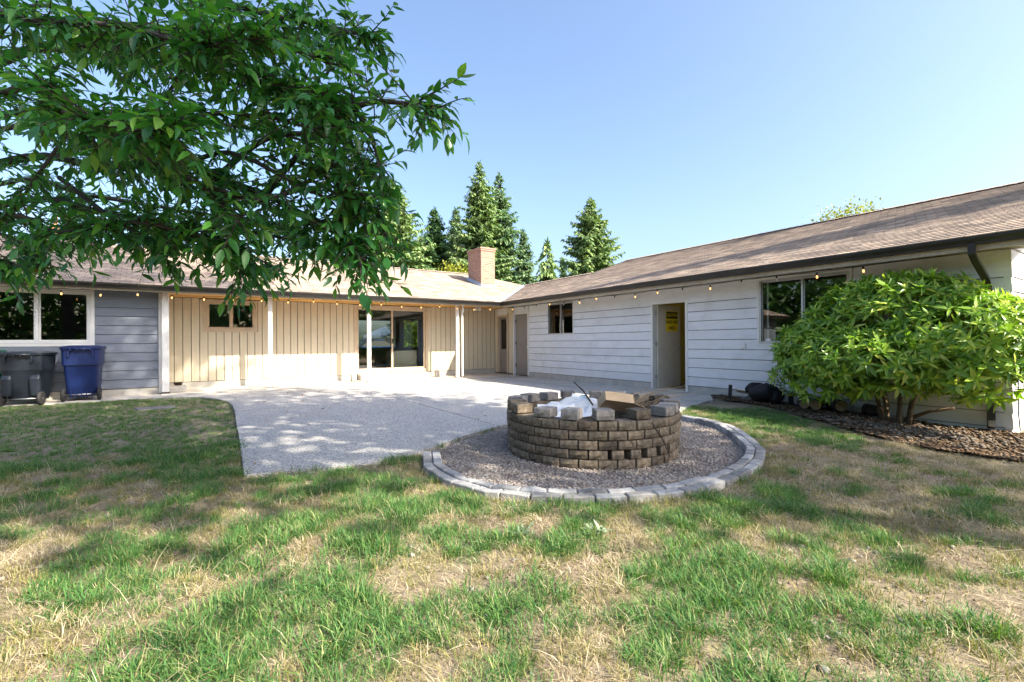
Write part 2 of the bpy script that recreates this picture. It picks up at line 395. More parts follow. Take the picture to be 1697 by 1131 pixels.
# ---------------------------------------------------------------- the ground and what lies on it
PATIO = [(0.31, 4.80), (0.34, 5.6), (0.39, 7.0), (0.42, 8.1), (0.47, 9.4), (0.48, 10.4), (0.42, 11.2), (0.24, 11.8), (-0.05, 12.4), (-0.45, 12.75),
         (-0.95, 12.88), (-0.95, 13.32), (9.17, 13.32), (9.17, 6.1), (8.35, 5.5), (7.0, 5.1), (6.25, 4.75), (5.75, 5.15), (5.0, 5.5), (4.2, 5.65), (3.5, 5.56),
         (2.63, 5.16), (1.88, 4.66), (1.28, 4.56)]
EDGE = [(1.93, 4.62), (1.70, 4.05), (1.68, 3.50), (1.80, 3.12), (2.0, 2.84), (2.28, 2.60), (2.61, 2.40), (3.02, 2.24), (3.58, 2.20), (4.10, 2.27), (4.55, 2.42),
        (4.95, 2.62), (5.28, 2.90), (5.66, 3.25), (5.98, 3.62), (6.16, 4.02), (6.22, 4.55)]       # outer line of the paver edging
BEDBACK = [(5.75, 5.12), (5.0, 5.47), (4.2, 5.62), (3.5, 5.53), (2.63, 5.13)]
BED = EDGE + BEDBACK
MULCH = [(9.3, 6.0), (8.9, 5.85), (8.45, 5.35), (8.5, 4.8), (8.1, 3.98), (7.6, 3.2), (7.3, 2.75), (6.92, 2.13), (6.78, 1.65), (6.86, 1.0), (7.1, 0.0), (7.6, -1.0), (13, -1.0), (13, 1.5), (9.3, 1.5)]

def gz(x, y):
    """height of the lawn"""
    x = np.asarray(x, float); y = np.asarray(y, float)
    s = np.clip((x - 4.5) / 4.0, 0, 1) * np.clip((5.0 - y) / 3.5, 0, 1)
    near = np.exp(-((x / 25) ** 2 + ((y - 5) / 25) ** 2))
    return -0.028 - 0.12 * s * s * (3 - 2 * s) + near * (0.05 * (fbm(x * 1.3, y * 1.3, 3) - 0.5) + 0.02 * (vnoise(x * 6, y * 6, 9) - 0.5))

def axis(lo, hi, step, far):
    a = list(np.arange(lo, hi + 1e-6, step)); k = step; p = hi
    while p < far: k *= 1.35; p += k; a.append(p)
    k = step; p = lo; pre = []
    while p > -far: k *= 1.35; p -= k; pre.append(p)
    return np.array(pre[::-1] + a)
ax = axis(-5, 11, 0.09, 900); ay = axis(-1, 14, 0.09, 900)
gx, gy = np.meshgrid(ax, ay); gzv = gz(gx, gy)
sub = inpoly(gx, gy, PATIO) | inpoly(gx, gy, BED) | (gy > 13.2) & (gy < 24) & (gx > -12) & (gx < 20) | (gx > 9.1) & (gx < 20) & (gy > 1.5) & (gy < 24)
gzv = np.where(sub, np.minimum(gzv, -0.075), gzv)
nx, ny = len(ax), len(ay)
idx = np.arange(nx * ny).reshape(ny, nx)
q = np.stack([idx[:-1, :-1], idx[:-1, 1:], idx[1:, 1:], idx[1:, :-1]], -1).reshape(-1)
me = numesh('ground', np.stack([gx, gy, gzv], -1).reshape(-1, 3), q, 4)
ground = mobj('ground', me, None, 'soil'); tag(ground, 'bare tan soil and thatch of the worn back lawn', 'ground', kind='structure')

def slab(name, poly, z0, z1, m, parent=None, bevel=0.0):
    n = len(poly)
    mb = MB().add([(x, y, z0) for x, y in poly] + [(x, y, z1) for x, y in poly],
                  [tuple(range(n))[::-1], tuple(range(n, 2 * n))] + [(i, (i + 1) % n, n + (i + 1) % n, n + i) for i in range(n)])
    return mb.build(name, m, parent, bevel=bevel)

# patio cast in panels: clip the outline by the control joints
def clip(poly, nrm, c):
    out = []; n = len(poly)
    for i in range(n):
        p, q_ = poly[i], poly[(i + 1) % n]
        dp = p[0] * nrm[0] + p[1] * nrm[1] - c; dq = q_[0] * nrm[0] + q_[1] * nrm[1] - c
        if dp >= 0: out.append(p)
        if dp * dq < 0:
            s = dp / (dp - dq); out.append((p[0] + (q_[0] - p[0]) * s, p[1] + (q_[1] - p[1]) * s))
    return out
patio = tag(empty('patio', (0, 0, 0)), 'pale grey exposed aggregate patio slab behind the fire pit', 'patio', kind='structure')
def strips(poly, cuts, ax_):
    g = 0.009; out = []
    ed = [-99] + cuts + [99]
    for a, b in zip(ed[:-1], ed[1:]):
        n1 = (1, 0) if ax_ == 0 else (0, 1)
        p = clip(poly, n1, a + g); p = clip(p, (-n1[0], -n1[1]), -(b - g)) if len(p) > 2 else p
        if len(p) > 2: out.append(p)
    return out
for p in strips(PATIO, [3.45, 6.35], 0):
    for p2 in strips(p, [9.4], 1): slab('patio_panel', p2, -0.12, 0.0, 'aggregate', patio)
walk = tag(empty('porch_slab', (0, 0, 0)), 'smooth tan concrete porch slab and walkway along the house', 'walkway', kind='structure')
slab('porch_panel', [(-0.80, 13.33), (4.2, 13.33), (4.2, 15.0), (-0.80, 15.0)], -0.12, 0.012, 'concrete', walk)
slab('porch_panel', [(4.212, 13.33), (9.17, 13.33), (9.17, 15.0), (4.212, 15.0)], -0.12, 0.012, 'concrete', walk)
slab('walkway_panel', [(-9, 13.0), (-0.96, 13.0), (-0.96, 13.32), (-0.815, 13.33), (-0.815, 13.9), (-9, 13.9)], -0.12, -0.006, 'concrete', walk)
slab('walkway_panel', [(7.95, 5.75), (8.36, 5.45), (9.175, 6.0), (9.175, 12.4), (8.25, 12.4)], -0.1, 0.005, 'concrete', walk)

# gravel bed inside the edging
gb = [(x, y) for x, y in BED]
bed = slab('gravel_bed', gb, -0.10, -0.035, 'gravelbed'); tag(bed, 'brown grey gravel bed around the stone fire pit', 'gravel bed', kind='structure')
mul = MB(); mpts = []
mxs = np.arange(6.5, 9.3, 0.12); mys = np.arange(-1.0, 6.1, 0.12)
gx2, gy2 = np.meshgrid(mxs, mys); keep = inpoly(gx2, gy2, MULCH)
hz = gz(gx2, gy2) + 0.015 + 0.05 * fbm(gx2 * 2, gy2 * 2, 21)
ids = -np.ones(gx2.shape, int); vv = []; ff = []
for j in range(len(mys)):
    for i in range(len(mxs)):
        if keep[j, i]: ids[j, i] = len(vv); vv.append((gx2[j, i], gy2[j, i], hz[j, i]))
for j in range(len(mys) - 1):
    for i in range(len(mxs) - 1):
        k = (ids[j, i], ids[j, i + 1], ids[j + 1, i + 1], ids[j + 1, i])
        if min(k) >= 0: ff.append(k)
mulch = mobj('mulch_bed', MB().add(vv, ff).mesh('mulch_bed', True), None, 'mulch')
tag(mulch, 'dark bark mulch planting bed along the grey wall', 'mulch bed', kind='structure')

# ---------------------------------------------------------------- house
house = empty('house', (9.183, 13.9, 0)); HINV = Matrix.Translation((-9.183, -13.9, 0))
house_parts = []
def hp(mb, name, m, parent=None, smooth=False, bevel=0.0, kind=None, label=None):
    """part of the house; geometry in world coordinates"""
    o = mb.build(name, m, None, smooth, bevel)
    o.parent = parent or house
    o.matrix_parent_inverse = HINV if parent is None else Matrix.Identity(4)
    if kind: o['kind'] = kind
    if label: o['label'] = label
    return o
WX, BY, PY = 9.183, 14.95, 13.90         # right wing wall, porch back wall, bedroom wall
fR = lambda a, d, z: (WX - d, a, z)
fB = lambda a, d, z: (a, BY - d, z)
fP = lambda a, d, z: (a, PY - d, z)
YE = 1.53
fE = lambda a, d, z: (a, YE - d, z)
def mbox(mb, fn, a0, a1, d0, d1, z0, z1):
    p = fn(a0, d0, z0); q_ = fn(a1, d1, z1)
    return mb.box(min(p[0], q_[0]), max(p[0], q_[0]), min(p[1], q_[1]), max(p[1], q_[1]), min(p[2], q_[2]), max(p[2], q_[2]))
def wall_boxes(mb, fn, a0, a1, z0, z1, d0, d1, ops):
    """solid wall with rectangular openings (a0,a1,z0,z1), no overlapping boxes"""
    cuts = sorted({a0, a1} | {v for o in ops for v in o[:2] if a0 < v < a1})
    for s, e in zip(cuts[:-1], cuts[1:]):
        mid = (s + e) / 2; z = z0
        for o in sorted([o for o in ops if o[0] < mid < o[1]], key=lambda o: o[2]):
            if o[2] > z: mbox(mb, fn, s, e, d0, d1, z, o[2])
            z = o[3]
        if z < z1: mbox(mb, fn, s, e, d0, d1, z, z1)
    return mb
def spans(a0, a1, z0, z1, ops):
    seg = [(a0, a1)]
    for o in ops:
        if o[2] < z1 - 0.02 and o[3] > z0 + 0.02:
            n = []
            for s, e in seg:
                if o[1] <= s or o[0] >= e: n.append((s, e)); continue
                if o[0] > s: n.append((s, o[0]))
                if o[1] < e: n.append((o[1], e))
            seg = n
    return [s for s in seg if s[1] - s[0] > 0.03]
ROWS = [0.154, 0.357, 0.566, 0.776, 0.979, 1.188, 1.398, 1.602, 1.814, 2.010, 2.395]
def lap_siding(wall, fn, a0, a1, ops, rows, joints=True, m='siding'):
    for z0, z1 in zip(rows[:-1], rows[1:]):
        pcs = []
        for s, e in spans(a0, a1, z0, z1, ops):
            if joints and e - s > 3.4:
                c_ = s + (e - s) * U(0.3, 0.7); pcs += [(s, c_ - 0.001, z0, z1), (c_ + 0.001, e, z0, z1)]
            else: pcs.append((s, e, z0, z1))
        for o in ops:                                   # the strip left above a head or below a sill
            if z0 < o[3] < z1 - 0.03 and o[2] < z1 - 0.02: pcs.append((o[0], o[1], o[3] + 0.002, z1))
            if z0 + 0.03 < o[2] < z1 - 0.02: pcs.append((o[0], o[1], z0, o[2] - 0.002))
        for s, e, b, t_ in pcs:
            k = U(-0.0015, 0.0015); g0 = 0.013 if b == z0 else 0.0
            prof = [(0.004, b + g0 + 0.004), (0.034 + k, b + g0), (0.020 + k, t_), (0.004, t_)]
            hp(MB().extrude(prof, lambda p, q_, s2: fn(s2, p, q_), s + 0.001, e - 0.001), 'siding_board', m, wall)

DOOR1 = (6.61, 7.59, 0, 2.09); SWIN = (10.49, 11.69, 1.40, 2.36); BWIN = (3.41, 4.95, 1.11, 2.345); DOOR2 = (12.78, 13.66, 0, 2.17); HDOOR = (14.07, 14.72, 0.05, 2.13)
opsR = [DOOR1, SWIN, BWIN, DOOR2, HDOOR]
wr = hp(wall_boxes(MB(), fR, YE + 0.12, 14.93, -0.3, 2.395, -0.12, 0.0, [(o[0], o[1], o[2] if o[2] > .2 else -0.3, o[3]) for o in opsR]), 'wall', 'sheath')
lap_siding(wr, fR, YE - 0.02, 12.74, opsR, ROWS)
lap_siding(wr, fR, YE - 0.02, 3.35, [], [-0.26, -0.055, 0.154], False)
for fn_, s, e, h_ in ((fR, 3.36, 6.60, .15), (fR, 7.60, 12.74, .15), (fB, -.80, 3.94, .17), (fB, 6.52, 9.17, .17), (fP, -9, -.83, .15)):
    hp(mbox(MB(), fn_, s, e, 0.001, 0.012, -0.2, h_), 'foundation', 'foundation')
# vertical cream boards between the two doors and round the half-glazed door
def vboards(wall, fn, a0, a1, ops, z0, z1, w=0.183):
    n = max(1, round((a1 - a0) / w)); w = (a1 - a0) / n
    for i in range(n):
        s, e = a0 + i * w, a0 + (i + 1) * w; c_ = (s + e) / 2
        segs = [(z0, z1)]
        for o in ops:
            if o[0] < e - 0.01 and o[1] > s + 0.01:
                if o[0] <= s + 0.02 and o[1] >= e - 0.02 or True:
                    ns = []
                    for zs, ze in segs:
                        if o[2] > zs: ns.append((zs, min(ze, o[2])))
                        if o[3] < ze: ns.append((max(zs, o[3]), ze))
                    # a board only partly behind the opening keeps its free strip
                    if o[0] > s + 0.03: hp(mbox(MB(), fn, s + 0.006, o[0], 0.002, 0.018, max(z0, o[2]), min(z1, o[3])), 'siding_board', 'cream', wall)
                    if o[1] < e - 0.03: hp(mbox(MB(), fn, o[1], e - 0.006, 0.002, 0.018, max(z0, o[2]), min(z1, o[3])), 'siding_board', 'cream', wall)
                    segs = ns
        for zs, ze in segs:
            if ze - zs > 0.02: hp(mbox(MB(), fn, s + 0.008, e - 0.008, 0.002, 0.018 + U(-.002, .002), zs + U(0, 0.008) if zs == z0 else zs, ze), 'siding_board', 'cream', wall, bevel=0.003)
vboards(wr, fR, 13.74, 14.93, [(13.99, 14.78, 0, 2.20)], 0.06, 2.395, 0.10)
# end wall of the wing, seen edge-on at the frame's right side
we = hp(wall_boxes(MB(), fE, WX, 18.4, -0.4, 2.395, -0.12, 0.0, []), 'wall', 'sheath')
lap_siding(we, fE, WX - 0.028, 18.4, [], [-0.26, -0.055] + ROWS, False)
for z0, z1 in zip(([-0.26, -0.055] + ROWS)[:-1], ([-0.26, -0.055] + ROWS)[1:]):
    hp(MB().add([(WX - 0.034, YE - 0.034, z0), (WX + 0.05, YE - 0.036, z0), (WX - 0.036, YE + 0.05, z0), (WX - 0.020, YE - 0.020, z1), (WX + 0.05, YE - 0.018, z1), (WX - 0.018, YE + 0.05, z1)],
                [(0, 1, 4, 3), (2, 0, 3, 5), (0, 2, 1), (3, 4, 5)]), 'corner_cap', 'siding', we)

# porch back wall
BW = (0.03, 1.32, 1.50, 2.38); SDOOR = (3.97, 6.47, 0.20, 2.38)
wb = hp(wall_boxes(MB(), fB, -0.80, WX - 0.001, -0.1, 2.395, -0.12, 0.0, [BW, SDOOR]), 'wall', 'sheath')
vboards(wb, fB, -0.79, 9.16, [BW, SDOOR], 0.18, 2.395)
# bedroom wall
PW = (-3.95, -2.07, 1.21, 2.36)
wp = hp(wall_boxes(MB(), fP, -9.0, -0.81, -0.1, 2.395, -0.12, 0.0, [PW]), 'wall', 'sheath')
lap_siding(wp, fP, -9.0, -0.86, [PW], ROWS, m='siding_shaded')
hp(MB().box(-0.86, -0.80, PY - 0.034, PY + 0.04, 0.02, 2.395), 'corner_board', 'white', wp)
ws = hp(MB().box(-0.93, -0.812, PY + 0.041, BY - 0.002, -0.1, 2.395), 'wall', 'sheath')
for i in range(5): hp(MB().box(-0.811, -0.795, PY + 0.06 + i * 0.195, PY + 0.25 + i * 0.195, 0.18, 2.39), 'siding_board', 'cream', ws)

# windows
def frame_boxes(mb, fn, a0, a1, z0, z1, w, d0, d1):
    mbox(mb, fn, a0, a1, d0, d1, z0, z0 + w); mbox(mb, fn, a0, a1, d0, d1, z1 - w, z1)
    mbox(mb, fn, a0, a0 + w, d0, d1, z0 + w, z1 - w); mbox(mb, fn, a1 - w, a1, d0, d1, z0 + w, z1 - w); return mb
def window(fn, o, wt, m, mull, trim=None, sash=None, dep=0.05, panes=True, name='window'):
    a0, a1, z0, z1 = o
    w_ = hp(frame_boxes(MB(), fn, a0 + 0.002, a1 - 0.002, z0 + 0.002, z1 - 0.002, wt, -dep, 0.03), name, m)
    edges = [a0 + wt] + list(mull) + [a1 - wt]
    for c_ in mull: hp(mbox(MB(), fn, c_ - wt / 2, c_ + wt / 2, -dep, 0.024, z0 + wt, z1 - wt), 'mullion', m, w_)
    for i, (s, e) in enumerate(zip(edges[:-1], edges[1:])):
        s += wt / 2 if i else 0; e -= wt / 2 if i < len(edges) - 2 else 0
        dd = -0.012 - 0.016 * (i % 2)
        if sash: hp(frame_boxes(MB(), fn, s, e, z0 + wt, z1 - wt, sash, dd - 0.012, dd + 0.012), 'sash', m, w_)
        k = sash or 0
        hp(mbox(MB(), fn, s + k, e - k, dd - 0.002, dd + 0.002, z0 + wt + k, z1 - wt - k), 'pane', 'glass', w_)
    if trim:
        tw, tm = trim
        hp(frame_boxes(MB(), fn, a0 - tw, a1 + tw, z0 - tw, min(z1 + tw, 2.393), tw - 0.001, 0.002, 0.036), 'window_trim', tm, w_)
    return w_
window(fP, PW, 0.045, 'vinyl', [-2.93], (0.0651, 'white'), 0.03)
window(fB, (0.10, 1.24, 1.57, 2.31), 0.04, 'tan', [0.67], (0.068, 'tan'), 0.025)
sw = window(fR, SWIN, 0.022, 'alu', [11.08], None, 0.012)
hp(mbox(MB(), fR, 10.52, 11.66, -0.075, -0.06, 2.07, 2.33), 'roller_blind', 'tan', sw)
bw = window(fR, BWIN, 0.03, 'alu', [4.16], (0.045, 'white'), 0.02)
hp(mbox(MB(), fR, 4.74, 4.84, -0.008, -0.001, 1.16, 1.20), 'sticker', 'paper', bw)
hp(mbox(MB(), fR, 4.80, 4.83, -0.05, -0.035, 1.16, 2.29), 'blind_edge', 'vinyl', bw)
# sliding glass door with two leaves
sd = hp(frame_boxes(MB(), fB, SDOOR[0] + 0.003, SDOOR[1] - 0.003, SDOOR[2] + 0.002, SDOOR[3] - 0.002, 0.09, -0.06, 0.035), 'sliding_door', 'tan')
for (s, e, d) in ((4.065, 5.24, -0.012), (5.17, 6.375, -0.042)):
    lf = hp(frame_boxes(MB(), fB, s, e, 0.30, 2.285, 0.055, d - 0.013, d + 0.013), 'door_leaf', 'tan', sd)
    hp(mbox(MB(), fB, s + 0.055, e - 0.055, d - 0.002, d + 0.002, 0.355, 2.23), 'pane', 'glass', sd)
hp(mbox(MB(), fB, 5.20, 5.235, 0.004, 0.03, 1.15, 1.30), 'door_handle', 'blackplastic', sd)
# porch door, half glazed
def door_frame(fn, o, m, w=0.06):
    mb = MB(); a0, a1, z0, z1 = o; z0 = max(z0, 0.0)
    mbox(mb, fn, a0 - w + 0.03, a0 + 0.03, -0.11, 0.037, z0 + 0.013, z1 - 0.03); mbox(mb, fn, a1 - 0.03, a1 + w - 0.03, -0.11, 0.037, z0 + 0.013, z1 - 0.03)
    mbox(mb, fn, a0 - w + 0.03, a1 + w - 0.03, -0.11, 0.037, z1 - 0.03, z1 + 0.03); return hp(mb, 'door', m)
hd = door_frame(fR, HDOOR, 'tan')
mb = frame_boxes(MB(), fR, 14.105, 14.685, 0.07, 2.095, 0.085, -0.085, -0.045); mbox(mb, fR, 14.19, 14.60, -0.083, -0.047, 0.155, 0.92)
hp(mb, 'door_leaf', 'door_grey', hd); hp(mbox(MB(), fR, 14.19, 14.60, -0.068, -0.062, 0.92, 2.01), 'pane', 'glass', hd)
d2 = door_frame(fR, DOOR2, 'white')
hp(mbox(MB(), fR, 12.815, 13.625, -0.085, -0.045, 0.03, 2.135), 'door_leaf', 'door_grey', d2)
for z in (0.3, 1.08, 1.85): hp(mbox(MB(), fR, 13.59, 13.627, -0.044, -0.03, z, z + 0.11), 'hinge', 'blackplastic', d2)
hp(MB().lathe([(0.012, 0), (0.03, 0.02), (0.03, 0.05), (0.0, 0.06)], 10, (0, 0, 0), 'x'), 'door_knob', 'metal', d2).location = (WX - 0.0, 12.9, 1.0)
d1 = door_frame(fR, DOOR1, 'white')
leaf1 = hp(MB().box(9.27, 10.13, 7.50, 7.54, 0.035, 2.05), 'door_leaf', 'door_cream', d1, bevel=0.003)
hp(MB().lathe([(0.025, 0), (0.012, -0.012), (0.012, -0.035), (0.028, -0.045), (0.028, -0.065), (0.01, -0.072)], 12, (10.06, 7.499, 0.98), 'y'), 'door_knob', 'metal', d1, True)
hp(mbox(MB(), fR, 6.64, 7.56, -0.30, 0.06, -0.02, 0.030), 'threshold', 'concrete', d1)
for z in (0.25, 1.05, 1.80): hp(MB().box(9.245, 9.268, 7.51, 7.556, z, z + 0.1), 'hinge', 'metal', d1)
# caution sign on the open leaf
def text_part(parent, s, size, loc, rot, m, name='lettering', sx=1.0):
    cu = bpy.data.curves.new(name, 'FONT'); cu.body = s; cu.size = size; cu.align_x = 'CENTER'; cu.align_y = 'CENTER'; cu.extrude = 0.0006; cu.offset = size * 0.022
    tmp = bpy.data.objects.new('tmp', cu); COL.objects.link(tmp); bpy.context.view_layer.update()
    me_ = bpy.data.meshes.new_from_object(tmp.evaluated_get(bpy.context.evaluated_depsgraph_get())); bpy.data.objects.remove(tmp)
    o = mobj(name, me_, None, None); me_.materials.clear(); me_.materials.append(M[m]); o.location = loc; o.rotation_euler = rot; o.scale = (sx, 1, 1)
    o.parent = parent; return o
sign = MB().box(-0.23, 0.23, -0.002, 0.002, -0.25, 0.25).build('caution_sign', 'sign_y', None, bevel=0.001)
sign.location = (9.80, 7.4955, 1.66); tag(sign, 'yellow and black caution hard hat area sign on the open door', 'sign')
MB().box(-0.215, 0.215, -0.0035, -0.0021, 0.07, 0.235).build('sign_header', 'sign_k', sign)
text_part(sign, 'CAUTION', 0.115, (0, -0.0046, 0.152), (math.pi / 2, 0, 0), 'sign_y', sx=0.88)
text_part(sign, 'HARD HAT', 0.115, (0, -0.0032, -0.02), (math.pi / 2, 0, 0), 'sign_k', sx=0.80)
text_part(sign, 'AREA', 0.115, (0, -0.0032, -0.165), (math.pi / 2, 0, 0), 'sign_k', sx=0.95)

# posts and porch beam
def post(x, y, w, z0, z1, m='post'):
    o = hp(MB().box(x - w / 2, x + w / 2, y - w / 2, y + w / 2, z0, z1), 'porch_post', m, bevel=0.006)
    hp(MB().box(x - w / 2 - 0.008, x + w / 2 + 0.008, y - w / 2 - 0.008, y + w / 2 + 0.008, z0 - 0.012, z0 - 0.001 + 0.03), 'post_base', 'metal' if x > 0 else 'darkwood', o)
    return o
post(-0.72, 13.72, 0.135, 0.02, 2.40)
for x in (1.49, 4.08, 6.97): post(x, 13.72, 0.10, 0.02, 2.40)
hp(MB().tube([(7.125, 13.60, 2.40), (7.125, 13.60, 2.2), (7.125, 13.66, 2.12), (7.125, 13.66, 0.06)], 0.036, 4), 'downspout', 'white')
# patio ceiling boards
for i in range(11):
    y0 = 13.36 + i * 0.1425
    hp(MB().box(-0.80, 8.60 + min(i, 4) * 0.14, y0 + 0.002, y0 + 0.14, 2.402 + U(0, .003), 2.418), 'soffit_board', 'soffit')
# right wing soffit boards, some sagging
for i in range(60):
    y0 = 1.0 + i * 0.205
    if y0 > 13.1: break
    sag = U(0.0, 0.018) if R() < 0.4 else 0
    hp(MB().box(8.53, 9.20, y0 + 0.004, y0 + 0.195, 2.398 - sag, 2.412 - sag), 'soffit_board', 'soffit_dark')
for i in range(5):
    hp(MB().box(-9, -0.81, 13.36 + i * 0.11, 13.36 + i * 0.11 + 0.105, 2.40, 2.415), 'soffit_board', 'soffit_dark')
# fascia and gutters
hp(MB().box(-9.2, 8.50, 13.30, 13.335, 2.36, 2.52), 'fascia', 'fascia')
hp(MB().box(8.482, 8.520, 0.95, 13.30, 2.335, 2.52), 'fascia', 'fascia')
GP = [(0, 0.0), (0.075, 0.0), (0.082, 0.03), (0.115, 0.075), (0.118, 0.112), (0.110, 0.112), (0.104, 0.08), (0.070, 0.035), (0.066, 0.01), (0.004, 0.01), (0.004, 0.1), (0, 0.1)]
hp(MB().extrude(GP, lambda p, q_, s: (s, 13.298 - p, 2.405 + q_), -9.2, 8.48), 'gutter', 'gutter')
hp(MB().extrude(GP, lambda p, q_, s: (8.480 - p, s, 2.405 + q_), 0.95, 13.30), 'gutter', 'gutter')
hp(MB().tube([(8.41, 1.74, 2.42), (8.41, 1.74, 2.30), (8.55, 1.74, 2.22), (9.02, 1.72, 1.98), (9.085, 1.72, 1.86), (9.085, 1.70, 0.05), (9.03, 1.69, -0.05)], 0.052, 4), 'downspout', 'gutter')
# roof
PITCH_R = 0.33; CT = math.sqrt(1 + PITCH_R ** 2)
def roof_plane(name, poly, to3, parent=None, m='shingle', lift=0.0):
    """poly in (s along slope, t along eave); laid in lapped courses"""
    vs_, fs, uvs = [], [], []
    smax = max(p[0] for p in poly); smin = min(p[0] for p in poly); k = 0; E_ = 0.14
    s = smin
    while s < smax:
        c_ = clip(clip(poly, (1, 0), s), (-1, 0), -min(s + E_, smax))
        if len(c_) >= 3:
            b = len(vs_)
            for (a, t_) in c_:
                h = lift + 0.011 * (1 - (a - s) / E_)
                vs_.append(to3(a, t_, h)); uvs.append((t_, a))
            fs.append(tuple(range(b, b + len(c_))))
            lo = [i for i, (a, t_) in enumerate(c_) if abs(a - s) < 1e-6]
            if len(lo) == 2:
                b2 = len(vs_)
                for i in (lo[0], lo[1]): vs_.append(to3(c_[i][0], c_[i][1], lift - 0.002)); uvs.append((c_[i][1], c_[i][0]))
                fs.append((b + lo[0], b + lo[1], b2 + 1, b2))
        s += E_; k += 1
    me_ = bpy.data.meshes.new(name); me_.from_pydata(vs_, [], fs); me_.update()
    ul = me_.uv_layers.new(name='UVMap')
    li = np.zeros(len(me_.loops), np.int32); me_.loops.foreach_get('vertex_index', li)
    ul.data.foreach_set('uv', np.asarray(uvs, np.float32)[li].ravel())
    bm = bmesh.new(); bm.from_mesh(me_); bmesh.ops.recalc_face_normals(bm, faces=bm.faces); bm.to_mesh(me_); bm.free()
    o = mobj(name, me_, None, m); o.parent = parent or house
    o.matrix_parent_inverse = HINV if parent is None else Matrix.Identity(4)
    return o
XE, YEV, ZE = 8.36, 13.18, 2.515
def R3(a, t_, h): return (XE + a / CT - h * PITCH_R / CT, t_, ZE + a * PITCH_R / CT + h / CT)
def L3(a, t_, h): return (t_, YEV + a / CT - h * PITCH_R / CT, ZE + a * PITCH_R / CT + h / CT)
RX, NX, LY = 13.80, 11.70, 18.22          # ridges: right wing, neck, left wing
sR = lambda x: (x - XE) * CT
sL = lambda y: (y - YEV) * CT
NVY = YEV + (NX - XE)
rr_ = roof_plane('roof', [(0, 0.95), (0, YEV), (sR(NX), NVY), (sR(NX), 12.35), (sR(RX), 12.60), (sR(RX), 0.95)], R3)
rl_ = roof_plane('roof', [(0, -9.2), (0, XE), (sL(NVY), NX), (sL(LY), 10.05), (sL(LY), -9.2)], L3)
# rear slopes, out of sight from here
zr = lambda x: ZE + (x - XE) * PITCH_R
hp(MB().add([(RX, 0.95, zr(RX)), (RX, 12.6, zr(RX)), (2 * RX - XE, 12.6, ZE), (2 * RX - XE, 0.95, ZE)], [(0, 1, 2, 3)]), 'rear_slope', 'shingle', rr_)
hp(MB().add([(NX, 12.35, zr(NX)), (NX, NVY, zr(NX)), (15.05, NVY + 3.35, ZE), (15.05, 12.35, ZE)], [(0, 1, 2, 3)]), 'rear_slope', 'shingle', rr_)
hp(MB().add([(RX, 12.6, zr(RX)), (NX, 12.35, zr(NX)), (15.05, 12.35, ZE), (2 * RX - XE, 12.6, ZE)], [(0, 1, 2, 3)]), 'gable', 'siding', rr_)
zl = lambda y: ZE + (y - YEV) * PITCH_R
hp(MB().add([(-9.2, LY, zl(LY)), (10.05, LY, zl(LY)), (15.05, 2 * LY - YEV, ZE), (-9.2, 2 * LY - YEV, ZE)], [(0, 1, 2, 3)]), 'rear_slope', 'shingle', rl_)
hp(MB().add([(10.05, LY, zl(LY)), (NX, NVY, zr(NX)), (15.05, NVY + 3.35, ZE), (15.05, 2 * LY - YEV, ZE)], [(0, 1, 2, 3)]), 'rear_slope', 'shingle', rl_)
# ridge caps as single overlapping shingles
cap = MB().add([(-0.14, -0.15, -0.046), (0, -0.15, 0), (0.14, -0.15, -0.046), (-0.14, 0.15, -0.034), (0, 0.15, 0.014), (0.14, 0.15, -0.034)], [(0, 1, 4, 3), (1, 2, 5, 4)]).mesh('ridge_cap')
cap.materials.append(M['shingle']); cap.uv_layers.new(name='UVMap')
def ridge(p, q_, parent, step=0.2):
    p, q_ = Vector(p), Vector(q_); n = int((q_ - p).length / step); rz = math.atan2(-(q_ - p).x, (q_ - p).y); rx = math.asin((q_ - p).normalized().z)
    for i in range(n + 1):
        o = mobj('ridge_cap', cap, None); o.parent = parent; o.location = p + (q_ - p) * (i / n) + Vector((0, 0, 0.03)); o.rotation_euler = Euler((rx, 0, rz), 'XYZ')
ridge((RX, 0.98, zr(RX)), (RX, 12.55, zr(RX)), rr_); ridge((1.6, LY, zl(LY)), (10.0, LY, zl(LY)), rl_)
ridge((NX, 12.45, zr(NX)), (NX, NVY, zr(NX)), rr_)
# gable end above the end wall, in lapped boards
gb_ = hp(MB().add([(XE + .3, YE + .10, 2.40), (2 * RX - XE - .3, YE + .10, 2.40), (RX, YE + .10, zr(RX) - .06), (XE + .3, YE + .16, 2.40), (2 * RX - XE - .3, YE + .16, 2.40), (RX, YE + .16, zr(RX) - .06)],
               [(0, 1, 2), (5, 4, 3), (0, 3, 4, 1), (1, 4, 5, 2), (2, 5, 3, 0)]), 'gable', 'sheath')
zg = 2.40
while zg < zr(RX) - .25:
    z2 = min(zg + .2085, zr(RX) - .08); xa, xb = [XE + (z - ZE + .05) / PITCH_R + .05 for z in (zg, z2)]; xa = max(xa, XE + .2); xb = max(xb, xa)
    q8 = lambda x0, x1, z, d: [(x0, YE - d, z), (x1, YE - d, z)]
    hp(MB().add([(xa, YE + .09, zg + .013), (2 * RX - xa, YE + .09, zg + .013), (2 * RX - xb, YE + .09, z2), (xb, YE + .09, z2), (xa, YE - .034, zg + .013), (2 * RX - xa, YE - .034, zg + .013), (2 * RX - xb, YE - .02, z2), (xb, YE - .02, z2)],
                [(0, 1, 2, 3), (7, 6, 5, 4), (0, 4, 5, 1), (1, 5, 6, 2), (2, 6, 7, 3), (3, 7, 4, 0)]), 'siding_board', 'siding', gb_)
    zg = z2
